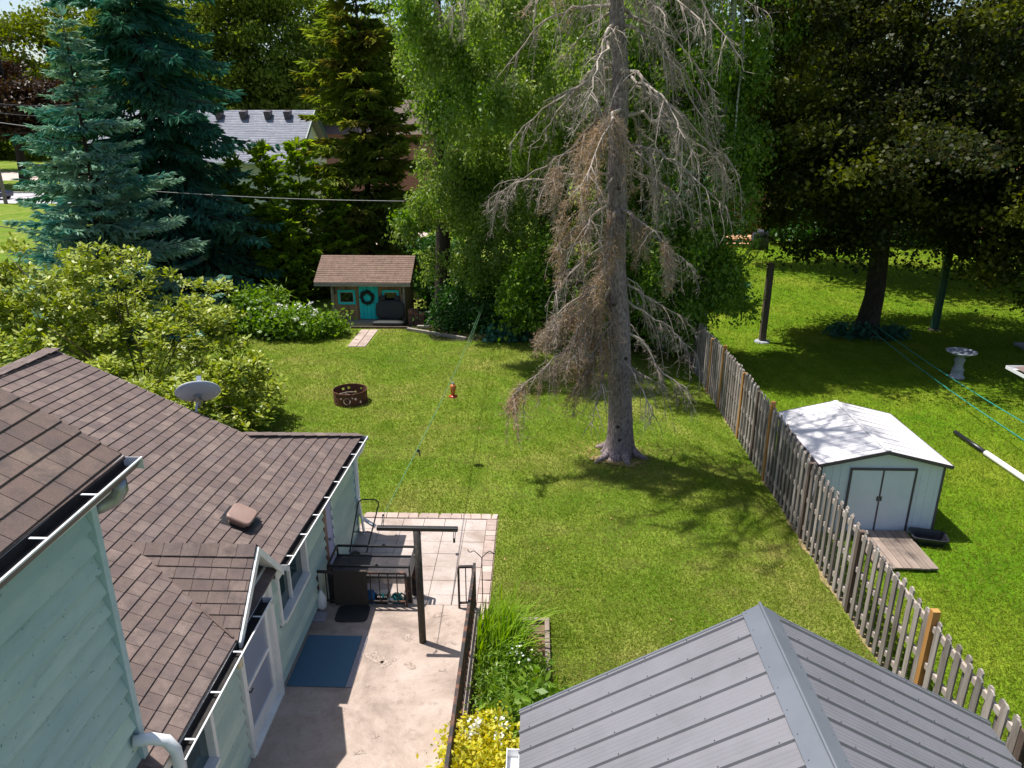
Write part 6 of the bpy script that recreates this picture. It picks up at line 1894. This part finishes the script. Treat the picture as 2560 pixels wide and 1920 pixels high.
ed = thing('bed_edging', 'pale timber edging round the corner of the porch-side bed', 'edging', (.26, 10.4, 0))
MB().box(-.45, .31, 10.38, 10.46, 0, .10).build('timber', MT['plank'], ed, bevel=.006)
MB().box(.23, .31, 9.1, 10.378, 0, .10).build('timber', MT['plank'], ed, bevel=.006)
n = 500
P = np.stack([rng.uniform(-.02, .24, n), rng.uniform(9.0, 9.95, n), rng.uniform(.02, .12, n)], 1)
D = np.stack([np.full(n, -1.0), rng.normal(0, .35, n), rng.normal(.05, .15, n)], 1)
tag(quads_mesh('dry_straw', leaf_quads(P, D, rnd(n) + np.array([0, 0, 2.0]), rng.uniform(.15, .38, n), np.full(n, .016)), MT['straw']), 'dry tan leaves lying along the bed edging', 'dead leaves', kind='stuff')

# ================================================================== GRASS
def grass(name, n, x0, x1, y0, y1, avoid, L, w, power=1.6):
    # denser towards the camera
    u = rng.uniform(0, 1, n * 2)
    a, b = y0 ** (1 - power), y1 ** (1 - power)
    y = (a + (b - a) * u) ** (1 / (1 - power))
    x = rng.uniform(x0, x1, n * 2)
    ok = np.ones(len(x), bool)
    for (ax, bx, ay, by) in avoid: ok &= ~((x > ax) & (x < bx) & (y > ay) & (y < by))
    ok &= np.abs(x) < .78 * y + 2
    x, y = x[ok][:n], y[ok][:n]
    n = len(x)
    z = 0.10 * np.exp(-((x - 2.1) ** 2 + (y - 17.0) ** 2) / 5.0)
    P = np.stack([x, y, z], 1)
    D = unit(rnd(n) * np.array([.75, .75, .3]) + np.array([0, 0, .75]))
    D[:, 2] = np.abs(D[:, 2])
    sc = (.75 + y / 40)
    return leaf_quads(P, D, rnd(n), L * rng.uniform(.5, 1.3, n) * sc, np.full(n, w) * sc, .35)
AV = [(-12, -.72, 0, 14.02), (-.94, .32, 6.9, 10.47), (5.43, 5.52, 0, 28), (5.7, 8.3, 13.4, 16.3), (6.45, 7.7, 12.1, 13.6), (-7.1, -6.2, 26.3, 28.9), (-9, -5, 28.95, 33), (-11.6, -7.8, 27.4, 29.2), (0.2, 4.9, 0, 6.2)]
q1 = grass('a', 460000, -14, 5.4, 5, 30, AV, .070, .010)
q2 = grass('b', 300000, 5.49, 26, 6, 52, AV, .075, .011)
tag(quads_mesh('grass', q1, MT['grass']), 'mown patchy grass of the lawn left of the fence', 'grass', kind='stuff')
tag(quads_mesh('grass', q2, MT['grass_fresh']), 'fresh yellow-green grass of the lawn beyond the fence', 'grass', kind='stuff')
# small things on the lawn
n = 60
P = np.stack([rng.uniform(-7, 5, n), rng.uniform(10.5, 26, n), np.full(n, .05)], 1)
P = P[~((P[:, 0] < -.7) & (P[:, 1] < 14.1)) & ~((P[:, 0] < .4) & (P[:, 1] < 10.6))]
tag(quads_mesh('fallen_leaves', leaf_quads(P, rnd(len(P)) * np.array([1, 1, .2]), rnd(len(P)) * .4 + np.array([0, 0, 1.0]), np.full(len(P), .06), np.full(len(P), .04)), MT['straw']), 'few dry leaves scattered on the lawn', 'leaves', kind='stuff')
